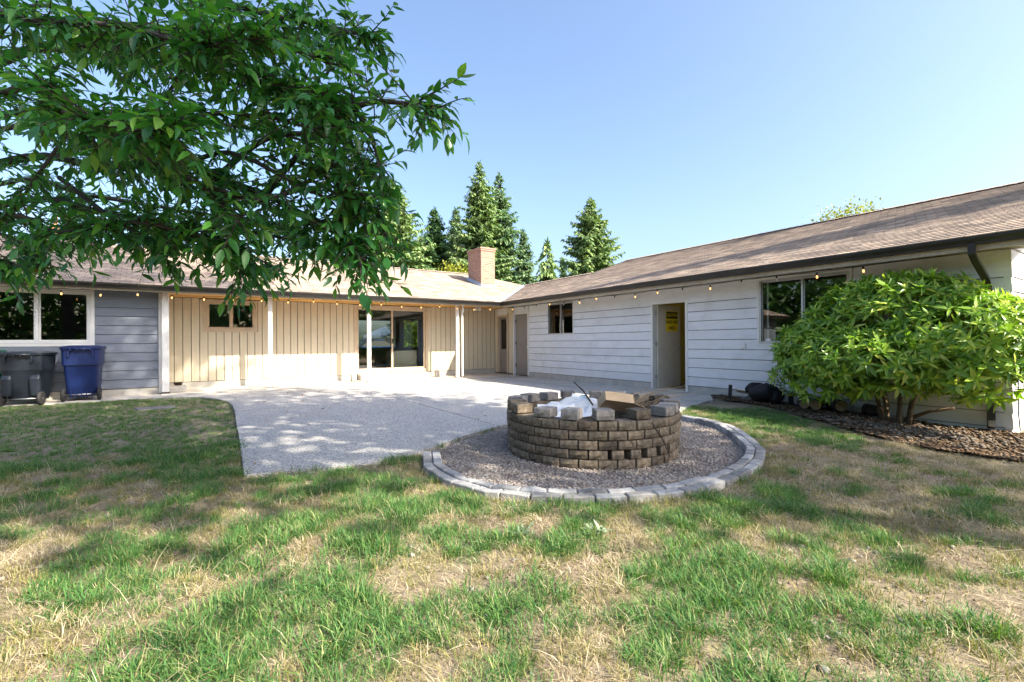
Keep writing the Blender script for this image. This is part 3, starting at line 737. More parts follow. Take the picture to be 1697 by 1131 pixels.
for sx in (1, -1):
    e0 = (XE if sx > 0 else 2 * RX - XE)
    hp(MB().add([(e0, .97, ZE - .16), (e0, 1.0, ZE - .16), (e0, .97, ZE - .01), (e0, 1.0, ZE - .01), (RX, .97, zr(RX) - .16), (RX, 1.0, zr(RX) - .16), (RX, .97, zr(RX) - .01), (RX, 1.0, zr(RX) - .01)],
                [(0, 1, 3, 2), (4, 6, 7, 5), (0, 4, 5, 1), (2, 3, 7, 6), (0, 2, 6, 4), (1, 5, 7, 3)]), 'barge_board', 'fascia', gb_)
# rake edge strip at the step of the roofs
hp(MB().tube([R3(sR(NX), 12.36, 0.012), R3(sR(RX), 12.61, 0.012)], 0.014, 4), 'rake_trim', 'gutter', rr_)
vl = MB()
for sgn in (1, -1):
    pass
a0v = Vector((XE + 0.05, YEV + 0.05, ZE + 0.05 * PITCH_R + 0.02)); b0v = Vector((NX, NVY, zr(NX) + 0.02))
n1 = Vector((0.065, -0.065, 0.065 * PITCH_R)); n2 = Vector((-0.065, 0.065, 0.065 * PITCH_R))
hp(MB().add([a0v + n1, a0v, a0v + n2, b0v + n1, b0v, b0v + n2], [(0, 1, 4, 3), (1, 2, 5, 4)]), 'valley_flashing', 'flash', rr_)
# chimney
def uvbox(mb_boxes, name, m, parent, label=None):
    mb = MB()
    for b in mb_boxes: mb.box(*b)
    o = hp(mb, name, m, parent, bevel=0.0); me_ = o.data; ul = me_.uv_layers.new(name='UVMap')
    for p in me_.polygons:
        for li_ in p.loop_indices:
            v_ = me_.vertices[me_.loops[li_].vertex_index].co; nn = p.normal
            ul.data[li_].uv = (v_.y, v_.z) if abs(nn.x) > .5 else (v_.x, v_.z) if abs(nn.y) > .5 else (v_.x, v_.y)
    return o
ch = uvbox([(8.98, 9.60, 15.62, 16.66, 3.0, 4.72)], 'chimney', 'brick', None)
uvbox([(8.955, 9.625, 15.595, 16.685, 4.72, 4.79), (8.935, 9.645, 15.575, 16.705, 4.791, 4.85)], 'chimney_cap', 'brick', ch)
for dy in (0.12, 0.55): hp(MB().box(9.1, 9.48, 15.64 + dy, 15.64 + dy + 0.3, 4.851, 4.90), 'flue_tile', 'brick', ch)
fl = MB(); fl.box(8.95, 9.63, 15.585, 15.615, 3.28, 3.42)
fl.add([(8.955, 15.6, 3.28), (8.975, 15.6, 3.45), (8.975, 16.68, 3.80), (8.955, 16.68, 3.62), (8.90, 15.6, 3.33), (8.90, 16.68, 3.69)], [(0, 1, 2, 3), (1, 4, 5, 2)])
hp(fl, 'chimney_flashing', 'flash', ch)
# floodlight under the eave, wall outlet, soffit vent
fx_ = hp(MB().box(7.85, 8.07, 14.05, 14.2, 2.372, 2.40), 'floodlight', 'white')
for dx in (-0.06, 0.08): hp(MB().lathe([(0.025, 0), (0.05, -0.03), (0.055, -0.09), (0.02, -0.095)], 10, (7.96 + dx, 14.1, 2.371), 'z'), 'lamp_head', 'white', fx_, True)
hp(mbox(MB(), fR, 5.22, 5.30, 0.03, 0.055, 1.01, 1.11), 'outlet_cover', 'white', None, bevel=0.006)
hp(MB().tube([(9.36, 1.485, 0.78), (9.33, 1.48, 0.55), (9.35, 1.48, 0.3), (9.34, 1.48, 0.12), (9.40, 1.475, -0.1)], 0.008, 5), 'cable', 'blackplastic')
# rooms behind the glass
def room(x0, x1, y0, y1, wallm, z1=2.39, z0=0.06, skip=(), floorm='floor'):
    mb = MB(); th = 0.05
    if 'x0' not in skip: mb.box(x0 - th, x0, y0, y1, z0, z1)
    if 'x1' not in skip: mb.box(x1, x1 + th, y0, y1, z0, z1)
    if 'y0' not in skip: mb.box(x0, x1, y0 - th, y0, z0, z1)
    if 'y1' not in skip: mb.box(x0, x1, y1, y1 + th, z0, z1)
    mb.box(x0, x1, y0, y1, z1, z1 + th)
    w_ = hp(mb, 'room_wall', wallm); hp(MB().box(x0, x1, y0, y1, z0 - 0.06, z0 - 0.001), 'room_floor', floorm, w_); return w_
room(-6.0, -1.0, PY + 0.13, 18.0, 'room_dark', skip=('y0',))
room(-0.6, 2.9, BY + 0.13, 18.5, 'room', skip=('y0',))
FY = 22.60
lr = room(3.0, 9.85, BY + 0.13, FY - 0.001, 'room', skip=('y0', 'y1'), z0=0.22)
fF = lambda a, d, z: (a, FY - d, z)
FW1 = (6.05, 8.06, 0.92, 2.30); FW2 = (8.44, 9.27, 0.92, 2.34)
wf = hp(wall_boxes(MB(), fF, -6.0, 15.0, -0.1, 2.44, -0.15, 0.0, [FW1, FW2]), 'wall', 'room')
window(fF, FW1, 0.04, 'vinyl', []); window(fF, FW2, 0.04, 'vinyl', [])
hp(MB().box(4.3, 5.15, 16.6, 17.1, 0.222, 0.72), 'cabinet', 'wood_brown', lr)
hp(MB().box(5.28, 6.22, 15.35, 15.75, 0.222, 0.90), 'cabinet', 'door_cream', lr)
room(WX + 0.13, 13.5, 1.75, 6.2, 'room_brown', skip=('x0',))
room(WX + 0.13, 11.6, 6.26, 7.9, 'yellow_wall', z1=2.35, z0=0.03, skip=('x0',))
room(WX + 0.13, 12.5, 10.2, 12.5, 'room', skip=('x0',))
tag(house, 'low single storey house of two wings with grey lap siding and shingle roof', 'house')
# ---------------------------------------------------------------- fire pit of split-face blocks
def rough_block(w, d, h, seed, rough=0.012):
    """front (outer) face at -y; a chamfered box with a broken face"""
    rs = random.Random(seed); mb = MB()
    xs = [-w / 2, -w / 6, w / 6, w / 2]; zs = [0, h / 2, h]
    front = {}
    vs_ = []
    def put(p): vs_.append(p); return len(vs_) - 1
    for i, x in enumerate(xs):
        for j, z in enumerate(zs):
            edge = i in (0, 3) or j in (0, 2)
            y = -d / 2 + (rs.uniform(0.004, 0.016) if edge else rs.uniform(-rough, rough * 0.5))
            k = 0.006 if edge else 0.012
            front[i, j] = put((x + rs.uniform(-k, k) * (i not in (0, 3)) * 1.0 + (0.004 if i == 0 else -0.004 if i == 3 else 0), y, z + (0.003 if j == 0 else -0.003 if j == 2 else rs.uniform(-.01, .01))))
    wb_ = w * 0.86
    b = [put((-wb_ / 2, d / 2, 0.002)), put((wb_ / 2, d / 2, 0.002)), put((wb_ / 2, d / 2, h - 0.002)), put((-wb_ / 2, d / 2, h - 0.002))]
    fs = []
    for i in range(3):
        for j in range(2): fs.append((front[i, j], front[i + 1, j], front[i + 1, j + 1], front[i, j + 1]))
    fs.append((front[0, 2], front[1, 2], front[2, 2], front[3, 2], b[2], b[3]))
    fs.append((front[0, 0], b[0], b[1], front[3, 0], front[2, 0], front[1, 0]))
    fs.append((front[0, 0], front[0, 1], front[0, 2], b[3], b[0])); fs.append((front[3, 0], b[1], b[2], front[3, 2], front[3, 1]))
    fs.append((b[0], b[3], b[2], b[1]))
    mb.add(vs_, fs); me_ = mb.mesh('block')
    bm = bmesh.new(); bm.from_mesh(me_); bmesh.ops.recalc_face_normals(bm, faces=bm.faces)
    bmesh.ops.bevel(bm, geom=[e for e in bm.edges if e.calc_face_angle(0) > 0.9], offset=0.005, segments=1, affect='EDGES'); bm.to_mesh(me_); bm.free()
    return me_
PC = Vector((3.69, 3.93, -0.035)); PR = 0.95; BH = 0.0915; NB = 32
bl = [rough_block(2 * math.pi * PR / NB - 0.004, 0.19, BH - 0.002, k) for k in range(10)]
for m_ in bl: m_.materials.append(M['block'])
blg = [m_.copy() for m_ in bl]
for m_ in blg: m_.materials.clear(); m_.materials.append(M['block_grey'])
pit = empty('fire_pit', PC); tag(pit, 'round fire pit of stacked brown split-face blocks with notched top', 'fire pit')
front_a = math.atan2(-PC.y, -PC.x)                      # the side that faces the lawn's middle
gap_a = front_a + 0.62
for c_ in range(5):
    for i in range(NB):
        a = 2 * math.pi * (i + 0.5 * (c_ % 2)) / NB
        da = (a - gap_a + math.pi) % (2 * math.pi) - math.pi
        o = mobj('block', random.choice(bl), pit)
        rr = PR - 0.095 + U(-0.006, 0.006) + c_ * 0.004
        o.location = (rr * math.cos(a), rr * math.sin(a), c_ * BH); o.rotation_euler = (U(-.01, .01), U(-.01, .01), a + math.pi / 2 + U(-.025, .025))
        if c_ == 1 and abs(da) < 0.42: o.scale.x = .66        # blocks set apart as air holes
ncap = 17
for i in range(ncap):
    a = 2 * math.pi * (i + 0.15) / ncap + U(-0.05, 0.05)
    o = mobj('cap_block', random.choice(blg if R() < 0.7 else bl), pit)
    rr = PR - 0.085 + U(-0.02, 0.02)
    o.location = (rr * math.cos(a), rr * math.sin(a), 5 * BH + 0.001); o.rotation_euler = (0, 0, a + math.pi / 2 + U(-.16, .16)); o.scale = (U(.95, 1.08), 1.0, U(1.05, 1.2))
ash = MB(); rg = []
for r_, h in ((0.0, 0.16), (0.4, 0.13), (0.73, 0.05)):
    rg.append([(max(r_, 0.01) * math.cos(k * math.pi / 10), max(r_, 0.01) * math.sin(k * math.pi / 10), h + U(-.03, .03)) for k in range(20)])
ash.loft(rg[::-1], True).build('ash_bed', 'mulch', pit, True)

# paper, card and sticks dumped in the pit
def place(o, rel, rot=(0, 0, 0)): o.location = PC + Vector(rel); o.rotation_euler = rot; return o
def crumple(w, h, seed, m, name, k=0.05, th=0.004, n=5):
    rs = random.Random(seed); vs_ = []; fs = []
    for j in range(n + 1):
        for i in range(n + 1): vs_.append((w * (i / n - .5) + rs.uniform(-k, k) * .3, h * (j / n - .5) + rs.uniform(-k, k) * .3, rs.uniform(-k, k)))
    N = (n + 1) ** 2; vs_ += [(x, y, z - th) for x, y, z in vs_[:N]]
    for j in range(n):
        for i in range(n):
            a = j * (n + 1) + i; f = (a, a + 1, a + n + 2, a + n + 1); fs += [f, tuple(N + q_ for q_ in f[::-1])]
    rim_ = [i for i in range(n + 1)] + [(j * (n + 1) + n) for j in range(1, n + 1)] + [(n * (n + 1) + i) for i in range(n - 1, -1, -1)] + [(j * (n + 1)) for j in range(n - 1, 0, -1)]
    for a, b in zip(rim_, rim_[1:] + rim_[:1]): fs.append((a, N + a, N + b, b))
    return MB().add(vs_, fs).build(name, m)
VD = Vector((PC.x, PC.y, 0)).normalized(); VS = Vector((VD.y, -VD.x, 0))     # away from the lawn / sideways
def pr(s, d, z): return VS * s + VD * d + Vector((0, 0, z))
va = math.atan2(VS.y, VS.x)
o = crumple(0.60, 0.46, 3, 'paper', 'paper_sack', 0.035, n=7); place(o, pr(-0.30, -0.12, 0.43), (0.42, -0.22, va)); tag(o, 'crumpled white paper sack lying in the fire pit', 'paper')
o = crumple(0.46, 0.30, 5, 'paper', 'paper_sheet', 0.03); place(o, pr(-0.02, 0.18, 0.46), (0.5, 0.3, va)); tag(o, 'white paper sheet leaning behind the paper sack in the fire pit', 'paper')
o = crumple(0.20, 0.16, 6, 'teal', 'printed_card', 0.015); place(o, pr(-0.14, 0.12, 0.50), (0.7, -0.3, va)); tag(o, 'teal printed card between papers in the fire pit', 'card')
bx_ = MB(); L_, W_, H_ = 0.34, 0.24, 0.11
bx_.box(-L_/2, L_/2, -W_/2, W_/2, 0, 0.006); bx_.box(-L_/2, L_/2, -W_/2, -W_/2+.006, .006, H_); bx_.box(-L_/2, L_/2, W_/2-.006, W_/2, .006, H_); bx_.box(-L_/2, -L_/2+.006, -W_/2+.006, W_/2-.006, .006, H_)
bx_.add([(L_/2, -W_/2, 0), (L_/2, W_/2, 0), (L_/2+.15, W_/2, -.05), (L_/2+.15, -W_/2, -.05), (L_/2, -W_/2, .005), (L_/2, W_/2, .005), (L_/2+.15, W_/2, -.045), (L_/2+.15, -W_/2, -.045)], [(0,3,2,1),(4,5,6,7),(0,1,5,4),(1,2,6,5),(2,3,7,6),(3,0,4,7)])
o = bx_.build('cardboard_box', 'cardboard'); place(o, pr(0.28, 0.05, 0.47), (-0.55, 0.15, va + .35)); tag(o, 'tan cardboard box tipped over inside the fire pit', 'box')
def stick(p, q_, r_, name, m, label):
    p, q_ = Vector(p), Vector(q_); mid = (p + q_) / 2 + Vector((U(-.03, .03), U(-.03, .03), U(0, .03)))
    o = MB().tube([p - p, mid - p, q_ - p], [r_, r_ * .9, r_ * .6], 6).build(name, m, None, True); o.location = PC + p; return tag(o, label, 'stick', 'sticks in the fire pit')
stick(pr(0.02, -0.12, 0.5), pr(-0.20, 0.25, 0.72), 0.010, 'stick', 'darkwood', 'dark bare stick poking up from the papers in the fire pit')
stick(pr(0.55, -0.95, 0.46), pr(0.70, -1.03, 0.16), 0.008, 'stick', 'darkwood', 'thin stick leaning against the outside of the fire pit')
br = MB()
rs = random.Random(4)
for k in range(46):
    p = pr(0.55 + rs.uniform(-.18, .1), 0.30 + rs.uniform(-.2, .2), 0.42); q_ = p + VS * rs.uniform(-0.15, 0.65) + VD * rs.uniform(-.25, .3) + Vector((0, 0, rs.uniform(0.02, 0.26)))
    br.tube([p, (p + q_) / 2 + Vector((0, 0, .05)), q_], [0.004, 0.003, 0.0015], 3, False)
o = br.build('dry_brush', 'twig'); o.location = PC; tag(o, 'bundle of pale dry brush twigs sticking out of the fire pit', 'brush')

# ---------------------------------------------------------------- double row of edging pavers
def resample(pts, n):
    pts = [Vector((*p, 0)) for p in pts]; L = [0]
    for a, b in zip(pts, pts[1:]): L.append(L[-1] + (b - a).length)
    out = []
    for i in range(n + 1):
        s = L[-1] * i / n; k = max(j for j in range(len(L) - 1) if L[j] <= s + 1e-9); f = (s - L[k]) / (L[k + 1] - L[k]); out.append(pts[k].lerp(pts[k + 1], min(1, f)))
    return out
def offs(path, d):
    out = []
    for i, p in enumerate(path):
        t_ = (path[min(i + 1, len(path) - 1)] - path[max(i - 1, 0)]).normalized(); n_ = Vector((t_.y, -t_.x, 0)); out.append(p - n_ * d)
    return out
edging = empty('paver_edging', (3.7, 2.3, -0.03)); tag(edging, 'double row of pale grey curved edging pavers around the gravel bed', 'edging')
EINV = Matrix.Translation((-3.7, -2.3, 0.03))
npv = 31
base = resample(EDGE, npv * 4)
def sgn_in(): return 1
row_o = base; mid1 = offs(base, -0.088); mid2 = offs(base, -0.096); row_i = offs(base, -0.178)
cx, cy = 3.9, 3.6
if (Vector((cx, cy, 0)) - mid1[40]).length > (Vector((cx, cy, 0)) - base[40]).length:
    mid1 = offs(base, 0.088); mid2 = offs(base, 0.096); row_i = offs(base, 0.178)
def paver(A, B, i0, i1, z1):
    g = 0.006; m_ = (i0 + i1) // 2
    tA = (A[i1] - A[i0]).normalized() * g; tB = (B[i1] - B[i0]).normalized() * g
    P = [A[i0] + tA, A[m_], A[i1] - tA, B[i1] - tB, B[m_], B[i0] + tB]
    mb = MB(); n = 6; tilt = [U(-.008, .008) for _ in range(3)]
    zt = [z1 + tilt[0], z1 + tilt[1], z1 + tilt[2], z1 + tilt[2] * .6, z1 + tilt[1], z1 + tilt[0] * .6]
    mb.add([(p.x, p.y, -0.12) for p in P] + [(p.x, p.y, z) for p, z in zip(P, zt)], [tuple(range(6))[::-1], tuple(range(6, 12))] + [(i, (i + 1) % 6, 6 + (i + 1) % 6, 6 + i) for i in range(6)])
    o = mb.build('paver', 'paver', edging, bevel=0.007); o.matrix_parent_inverse = EINV
for i in range(npv): paver(row_o, mid1, i * 4, min(i * 4 + 4, npv * 4), 0.028)
paver(mid2, row_i, 0, 2, 0.032)
for i in range(npv - 1): paver(mid2, row_i, i * 4 + 2, i * 4 + 6, 0.034)

# ---------------------------------------------------------------- loose stones as one mass each
def pebbles(name, pts, size, m, label, cat, flat=0.6):
    ico = bmesh.new(); bmesh.ops.create_icosphere(ico, subdivisions=1, radius=1.0)
    bv = np.array([v_.co[:] for v_ in ico.verts]); bf = np.array([[v_.index for v_ in f.verts] for f in ico.faces]); ico.free()
    n = len(pts); nv = len(bv)
    sz = rng.uniform(size[0], size[1], (n, 1, 1)) * rng.uniform(0.6, 1.25, (n, 1, 3)) * np.array([1, 1, flat])
    jit = bv[None] * (1 + rng.uniform(-0.22, 0.22, (n, nv, 1)))
    a = rng.uniform(0, 6.28, n); ca, sa = np.cos(a), np.sin(a)
    p = jit * sz; tx = rng.uniform(-.5, .5, n)
    x = p[..., 0] * ca[:, None] - p[..., 1] * sa[:, None]; y = p[..., 0] * sa[:, None] + p[..., 1] * ca[:, None]; z = p[..., 2] + x * tx[:, None] * 0.5
    V = np.stack([x, y, z], -1) + pts[:, None, :]
    F = (bf[None] + (np.arange(n) * nv)[:, None, None]).reshape(-1)
    o = mobj(name, numesh(name, V.reshape(-1, 3), F, 3), None, m); tag(o, label, cat, kind='stuff'); return o
def scatter(n, poly, bb, zf):
    x = rng.uniform(bb[0], bb[1], n); y = rng.uniform(bb[2], bb[3], n); k = inpoly(x, y, poly); x, y = x[k], y[k]
    return np.stack([x, y, zf(x, y)], -1)
pts = scatter(22000, [(p.x, p.y) for p in row_i] + BEDBACK, (1.6, 6.3, 2.1, 5.7), lambda x, y: np.full(len(x), -0.033))
pts = pts[np.hypot(pts[:, 0] - PC.x, pts[:, 1] - PC.y) > 0.93]
pebbles('gravel', pts, (0.007, 0.017), 'pebble', 'loose pale gravel spread around the fire pit', 'gravel')
mz = lambda x, y: gz(x, y) + 0.03 + 0.05 * fbm(x * 2, y * 2, 21) - 0.005
pts = scatter(9000, [p for p in MULCH if p[0] < 9.4], (6.6, 9.16, -0.5, 6.0), mz); pts = pts[pts[:, 0] < 9.14]
pebbles('bark_chips', pts[:5500], (0.010, 0.03), 'chip', 'dark bark chips covering the planting bed', 'mulch', 0.35)
ctr = np.array([8.05, 2.35]); k = rng.normal(0, 1, (900, 2)) * np.array([0.45, 0.9]) + ctr
k = k[inpoly(k[:, 0], k[:, 1], MULCH) & (k[:, 0] < 9.0)]
pebbles('river_rocks', np.stack([k[:, 0], k[:, 1], mz(k[:, 0], k[:, 1]) + 0.012], -1), (0.010, 0.034), 'rock', 'brown river rocks scattered under the leafy shrub', 'rocks', 0.45)
k = np.stack([rng.uniform(-2.5, 5.5, 900), rng.uniform(0.6, 5.0, 900)], -1)
k = k[(fbm(k[:, 0] * .9, k[:, 1] * .9, 31) > 0.55) & ~inpoly(k[:, 0], k[:, 1], BED) & ~inpoly(k[:, 0], k[:, 1], PATIO)]
pebbles('lawn_pebbles', np.stack([k[:, 0], k[:, 1], gz(k[:, 0], k[:, 1]) + 0.004], -1), (0.006, 0.022), 'pebble', 'small pale pebbles in the bare patches of the lawn', 'pebbles', 0.6)

k = np.stack([rng.uniform(-3, 6.5, 9000), rng.uniform(0.3, 6.0, 9000)], -1)
k = k[(fbm(k[:, 0] * .9, k[:, 1] * .9, 31) + .4 * (vnoise(k[:, 0] * 5, k[:, 1] * 5, 8) - .5) > .54) & ~inpoly(k[:, 0], k[:, 1], BED) & ~inpoly(k[:, 0], k[:, 1], PATIO)]
pebbles('soil_crumbs', np.stack([k[:, 0], k[:, 1], gz(k[:, 0], k[:, 1]) + .002], -1), (0.003, 0.011), 'soil', 'loose soil crumbs in the bare patches of the lawn', 'soil', 0.7)

# ---------------------------------------------------------------- wheeled bins
def rrect(w, d, r_, z, n=4, cy=0.0, dent=0):
    P = []
    for cx_, cy_, a0 in ((w/2-r_, d/2-r_, 0), (-w/2+r_, d/2-r_, 90), (-w/2+r_, -d/2+r_, 180), (w/2-r_, -d/2+r_, 270)):
        for k in range(n + 1):
            a = math.radians(a0 + 90 * k / n); P.append((cx_ + r_ * math.cos(a), cy_ + r_ * math.sin(a) + cy, z))
    return P
def make_bin(name, label, m, loc, rz, w=0.74, d=0.80, h=1.10, waist=True):
    b = empty(name, loc, rz); tag(b, label, 'bin', 'wheeled bins below the bedroom window')
    # wheels and handle on the -y side
    if waist:
        mb = MB().loft([rrect(w*.74, d*.66, .06, .09, cy=.04), rrect(w*.78, d*.70, .07, .14, cy=.04), rrect(w*.88, d*.84, .07, h*.62), rrect(w*.89, d*.85, .07, h*.64), rrect(w*.95, d*.93, .08, h*.645), rrect(w*.98, d*.97, .08, h*.90), rrect(w*.98, d*.97, .08, h*.925)])
    else:
        mb = MB().loft([rrect(w*.70, d*.62, .05, .09, cy=.05), rrect(w*.74, d*.66, .06, .16, cy=.05), rrect(w*.86, d*.84, .06, h*.58), rrect(w*.94, d*.92, .07, h*.66), rrect(w*.98, d*.96, .07, h*.91), rrect(w*.98, d*.96, .07, h*.925)])
    mb.build('body', m, b, bevel=0.006)
    rim_ = MB().loft([rrect(w*1.03, d*1.02, .09, h*.925), rrect(w*1.05, d*1.04, .09, h*.945), rrect(w*1.05, d*1.04, .09, h*.955)]).build('rim', m, b)
    lid = MB().loft([rrect(w*1.06, d*1.05, .09, h*.956), rrect(w*1.07, d*1.06, .09, h*.972), rrect(w*.96, d*.95, .1, h*.992), rrect(w*.6, d*.6, .1, h*1.008)]).build('lid', m, b, bevel=0.004)
    for s in (-.24, -.08, .08, .24): MB().box(w*s-.012, w*s+.012, -d*.56-.03, -d*.50, h*.915, h*.975).build('hinge_lug', m, lid)
    MB().tube([(-w*.30, -d*.585, h*.945), (w*.30, -d*.585, h*.945)], .014, 8).build('handle', m, b, True)
    for s in (-1, 1): MB().box(w*.30*s-.012, w*.30*s+.012, -d*.55, -d*.47, h*.80, h*.92).build('rib', m, b)
    if not waist:
        for s in (-1, 1):
            MB().loft([rrect(w*.24, .14, .05, .2, cy=-d*.34), rrect(w*.27, .17, .05, h*.50, cy=-d*.36), rrect(w*.2, .06, .02, h*.57, cy=-d*.36)]).build('wheel_well', m, b, bevel=.004).location.x = s * w * .32
    else:
        for i in range(5): MB().box(-w*.26 + i*w*.13 - .007, -w*.26 + i*w*.13 + .007, -d*.40, -d*.30, .06, .20).build('rib', m, b)
    MB().tube([(-w*.42, -d*.36, .135), (w*.42, -d*.36, .135)], .012, 8).build('axle', 'metal', b, True)
    for s in (-1, 1):
        wh = MB().lathe([(.075, -.028), (.118, -.03), (.135, -.018), (.135, .018), (.118, .03), (.075, .028)], 20, (0, 0, 0), 'x').build('wheel', 'rubber', b, True); wh.location = (s*w*.44, -d*.36, .135)
        hub = MB().lathe([(.02, -.034), (.03, -.03), (.03, .03), (.02, .034)], 10, (0, 0, 0), 'x'); 
        for k in range(6):
            a = k * math.pi / 3; c_, s_ = math.cos(a), math.sin(a)
            hub.add([(-.02, c_*.02 - s_*.012, s_*.02 + c_*.012), (-.02, c_*.02 + s_*.012, s_*.02 - c_*.012), (-.02, c_*.08 + s_*.012, s_*.08 - c_*.012), (-.02, c_*.08 - s_*.012, s_*.08 + c_*.012),
                     (.025, c_*.02 - s_*.012, s_*.02 + c_*.012), (.025, c_*.02 + s_*.012, s_*.02 - c_*.012), (.025, c_*.08 + s_*.012, s_*.08 - c_*.012), (.025, c_*.08 - s_*.012, s_*.08 + c_*.012)],
                    [(0,3,2,1),(4,5,6,7),(0,1,5,4),(1,2,6,5),(2,3,7,6),(3,0,4,7)])
        hub.build('wheel_rim', 'rim', wh)
    return b
make_bin('wheeled_bin', 'royal blue wheeled recycling bin below the white bedroom window', 'bin_blue', (-2.12, 13.45, -0.005), 0.02, .64, .72, h=1.16)
make_bin('wheeled_bin', 'dark slate wheeled bin beside the royal blue bin', 'bin_grey', (-2.92, 13.22, -0.02), -0.16, 0.66, 0.70, 1.07, False)
make_bin('wheeled_bin', 'green wheeled bin half hidden beyond the dark slate bin', 'bin_green', (-3.68, 13.45, -0.01), 0.0, .64, .7, h=1.12)

# ---------------------------------------------------------------- small things by the walls
st = empty('concrete_step', (-0.52, 14.15, 0.012)); tag(st, 'small concrete step with a dark pot beside the wide porch post', 'step')
MB().box(-.20, .20, -.30, .30, 0, .14).build('tread', 'concrete', st, bevel=0.012)
pot = MB().lathe([(.07, 0), (.10, .07), (.105, .075), (.09, .07), (.06, .01)], 14).build('dark_dish', 'darkwood', None, True); pot.location = (-.5, 14.25, .153); tag(pot, 'small dark dish standing on the concrete step', 'dish')
ds = MB().box(-1.15, 1.15, -.42, .0, 0, .17).build('door_step', 'concrete', None, bevel=0.012); ds.location = (5.22, 14.935, .013); tag(ds, 'low wide concrete step below the sliding glass door', 'step')
for x, h, lb in ((6.62, .22, 'short concrete block between the sliding door and the doubled porch post'), (3.86, .20, 'short concrete block at the sliding door side facing the small window')):
    o = MB().box(-.07, .07, -.07, .07, 0, h).build('block_footing', 'concrete', None, bevel=0.01); o.location = (x, 14.55, .013); tag(o, lb, 'block', 'blocks by the sliding door')
cv = MB().box(-.30, .30, -.22, .22, 0, .04).build('utility_cover', 'cover', None, bevel=0.008); cv.location = (-0.72, 11.0, float(gz(-.72, 11.0)) - .022); cv.rotation_euler = (0, .02, .2); tag(cv, 'grey concrete utility cover sunk in the green lawn', 'cover')
def log(loc, rz, L, r_, label):
    o = empty('log', loc, rz); tag(o, label, 'log', 'cut logs in the mulch bed')
    rg_ = []
    for i in range(5):
        rr = r_ * U(.93, 1.05); rg_.append([(-L/2 + L*i/4, rr*math.cos(k*math.pi/6)*U(.95, 1.05), r_ + rr*math.sin(k*math.pi/6)*U(.95, 1.05)) for k in range(12)])
    MB().loft(rg_).build('bark', 'bark', o, True)
    for s in (-1, 1): MB().lathe([(r_*.9, s*(L/2+.002)), (r_*.88, s*(L/2+.008))], 12, (0, 0, r_), 'x').build('cut_end', 'log_end', o)
lz = lambda x, y: float(mz(np.array([x]), np.array([y]))[0])
log((8.78, 3.98, lz(8.78, 3.98)), .5, .40, .085, 'short pale ended log closest to the black stake and backpack')
log((8.84, 3.78, lz(8.84, 3.78)), .3, .42, .095, 'short pale ended log lying between two other logs on the mulch')
log((8.88, 3.52, lz(8.88, 3.52)), .8, .38, .10, 'short pale ended log tucked under the hanging shrub leaves')
log((8.90, 2.98, lz(8.90, 2.98)), 1.2, .30, .09, 'single dark log against the wall near the shrub stems')
# backpack dropped on the mulch
bp = empty('backpack', (8.72, 4.62, lz(8.72, 4.62)), 1.25); tag(bp, 'black backpack lying on the mulch against the grey wall', 'backpack')
def blob(name, m, parent, ax_, loc, rot=(0, 0, 0), seed=1, k=.12):
    bm = bmesh.new(); bmesh.ops.create_icosphere(bm, subdivisions=3, radius=1)
    for v_ in bm.verts:
        c_ = v_.co; n_ = .5 * math.sin(c_.x * 3 + seed) + .5 * math.sin(c_.y * 4 + seed * 2) * math.cos(c_.z * 3)
        s = 1 + k * n_; p = Vector((math.copysign(abs(c_.x) ** .7, c_.x), math.copysign(abs(c_.y) ** .7, c_.y), math.copysign(abs(c_.z) ** .75, c_.z))) * s
        v_.co = (p.x * ax_[0], p.y * ax_[1], p.z * ax_[2])
    me_ = bpy.data.meshes.new(name); bm.to_mesh(me_); bm.free(); me_.polygons.foreach_set('use_smooth', [True] * len(me_.polygons))
    o = mobj(name, me_, parent, m); o.location = loc; o.rotation_euler = rot; return o
blob('pack_body', 'fabric', bp, (.30, .19, .13), (0, .02, .17), (.25, .22, .1), 2, .22)
blob('pack_pocket', 'fabric', bp, (.17, .11, .10), (.08, -.16, .12), (.1, -.1, .2), 5, .25)
blob('pack_pocket', 'fabric', bp, (.13, .12, .09), (-.20, -.06, .11), (0, .3, .3), 8, .25)
blob('pack_lid', 'fabric', bp, (.14, .16, .07), (.24, .03, .24), (.1, .5, 0), 4, .3)
MB().box(-.07, .07, -.30, -.285, .02, .20).build('pocket_panel', 'greyfab', bp, bevel=.006).location = (.12, .02, 0)
for s in (-.12, .1): MB().tube([(s - .02, -.10, .34), (s, -.24, .30), (s + .02, -.27, .12), (s, -.2, .03)], .016, 4).build('strap', 'greyfab', bp)
MB().tube([(-.30, -.02, .30), (-.38, -.06, .32), (-.36, -.12, .24)], .012, 5).build('handle', 'white', bp)
def slat(loc, rot, dim, m, name, label, cat):
    o = MB().box(-dim[0]/2, dim[0]/2, -dim[1]/2, dim[1]/2, 0, dim[2]).build(name, m, None, bevel=.004); o.location = loc; o.rotation_euler = rot; return tag(o, label, cat)
slat((8.80, 5.06, lz(8.8, 5.06) + .14), (0.5, 0, 1.3), (.42, .15, .03), 'door_cream', 'wood_offcut', 'pale board offcut propped on the mulch beside the backpack', 'board')
slat((8.70, 4.98, lz(8.7, 4.98) + .02), (0.9, .3, 1.0), (.34, .09, .03), 'greyfab', 'grey_slat', 'grey slat leaning between the pale board and the backpack', 'slat')
slat((8.66, 5.28, lz(8.66, 5.28) - .02), (.05, .08, .4), (.07, .06, .30), 'blackplastic', 'black_stake', 'stubby black stake standing on the mulch near the walkway', 'stake')
slat((8.86, 4.22, lz(8.86, 4.22) - .02), (.0, -.1, .2), (.08, .07, .28), 'blackplastic', 'black_stake', 'stubby black stake standing between backpack and logs', 'stake')
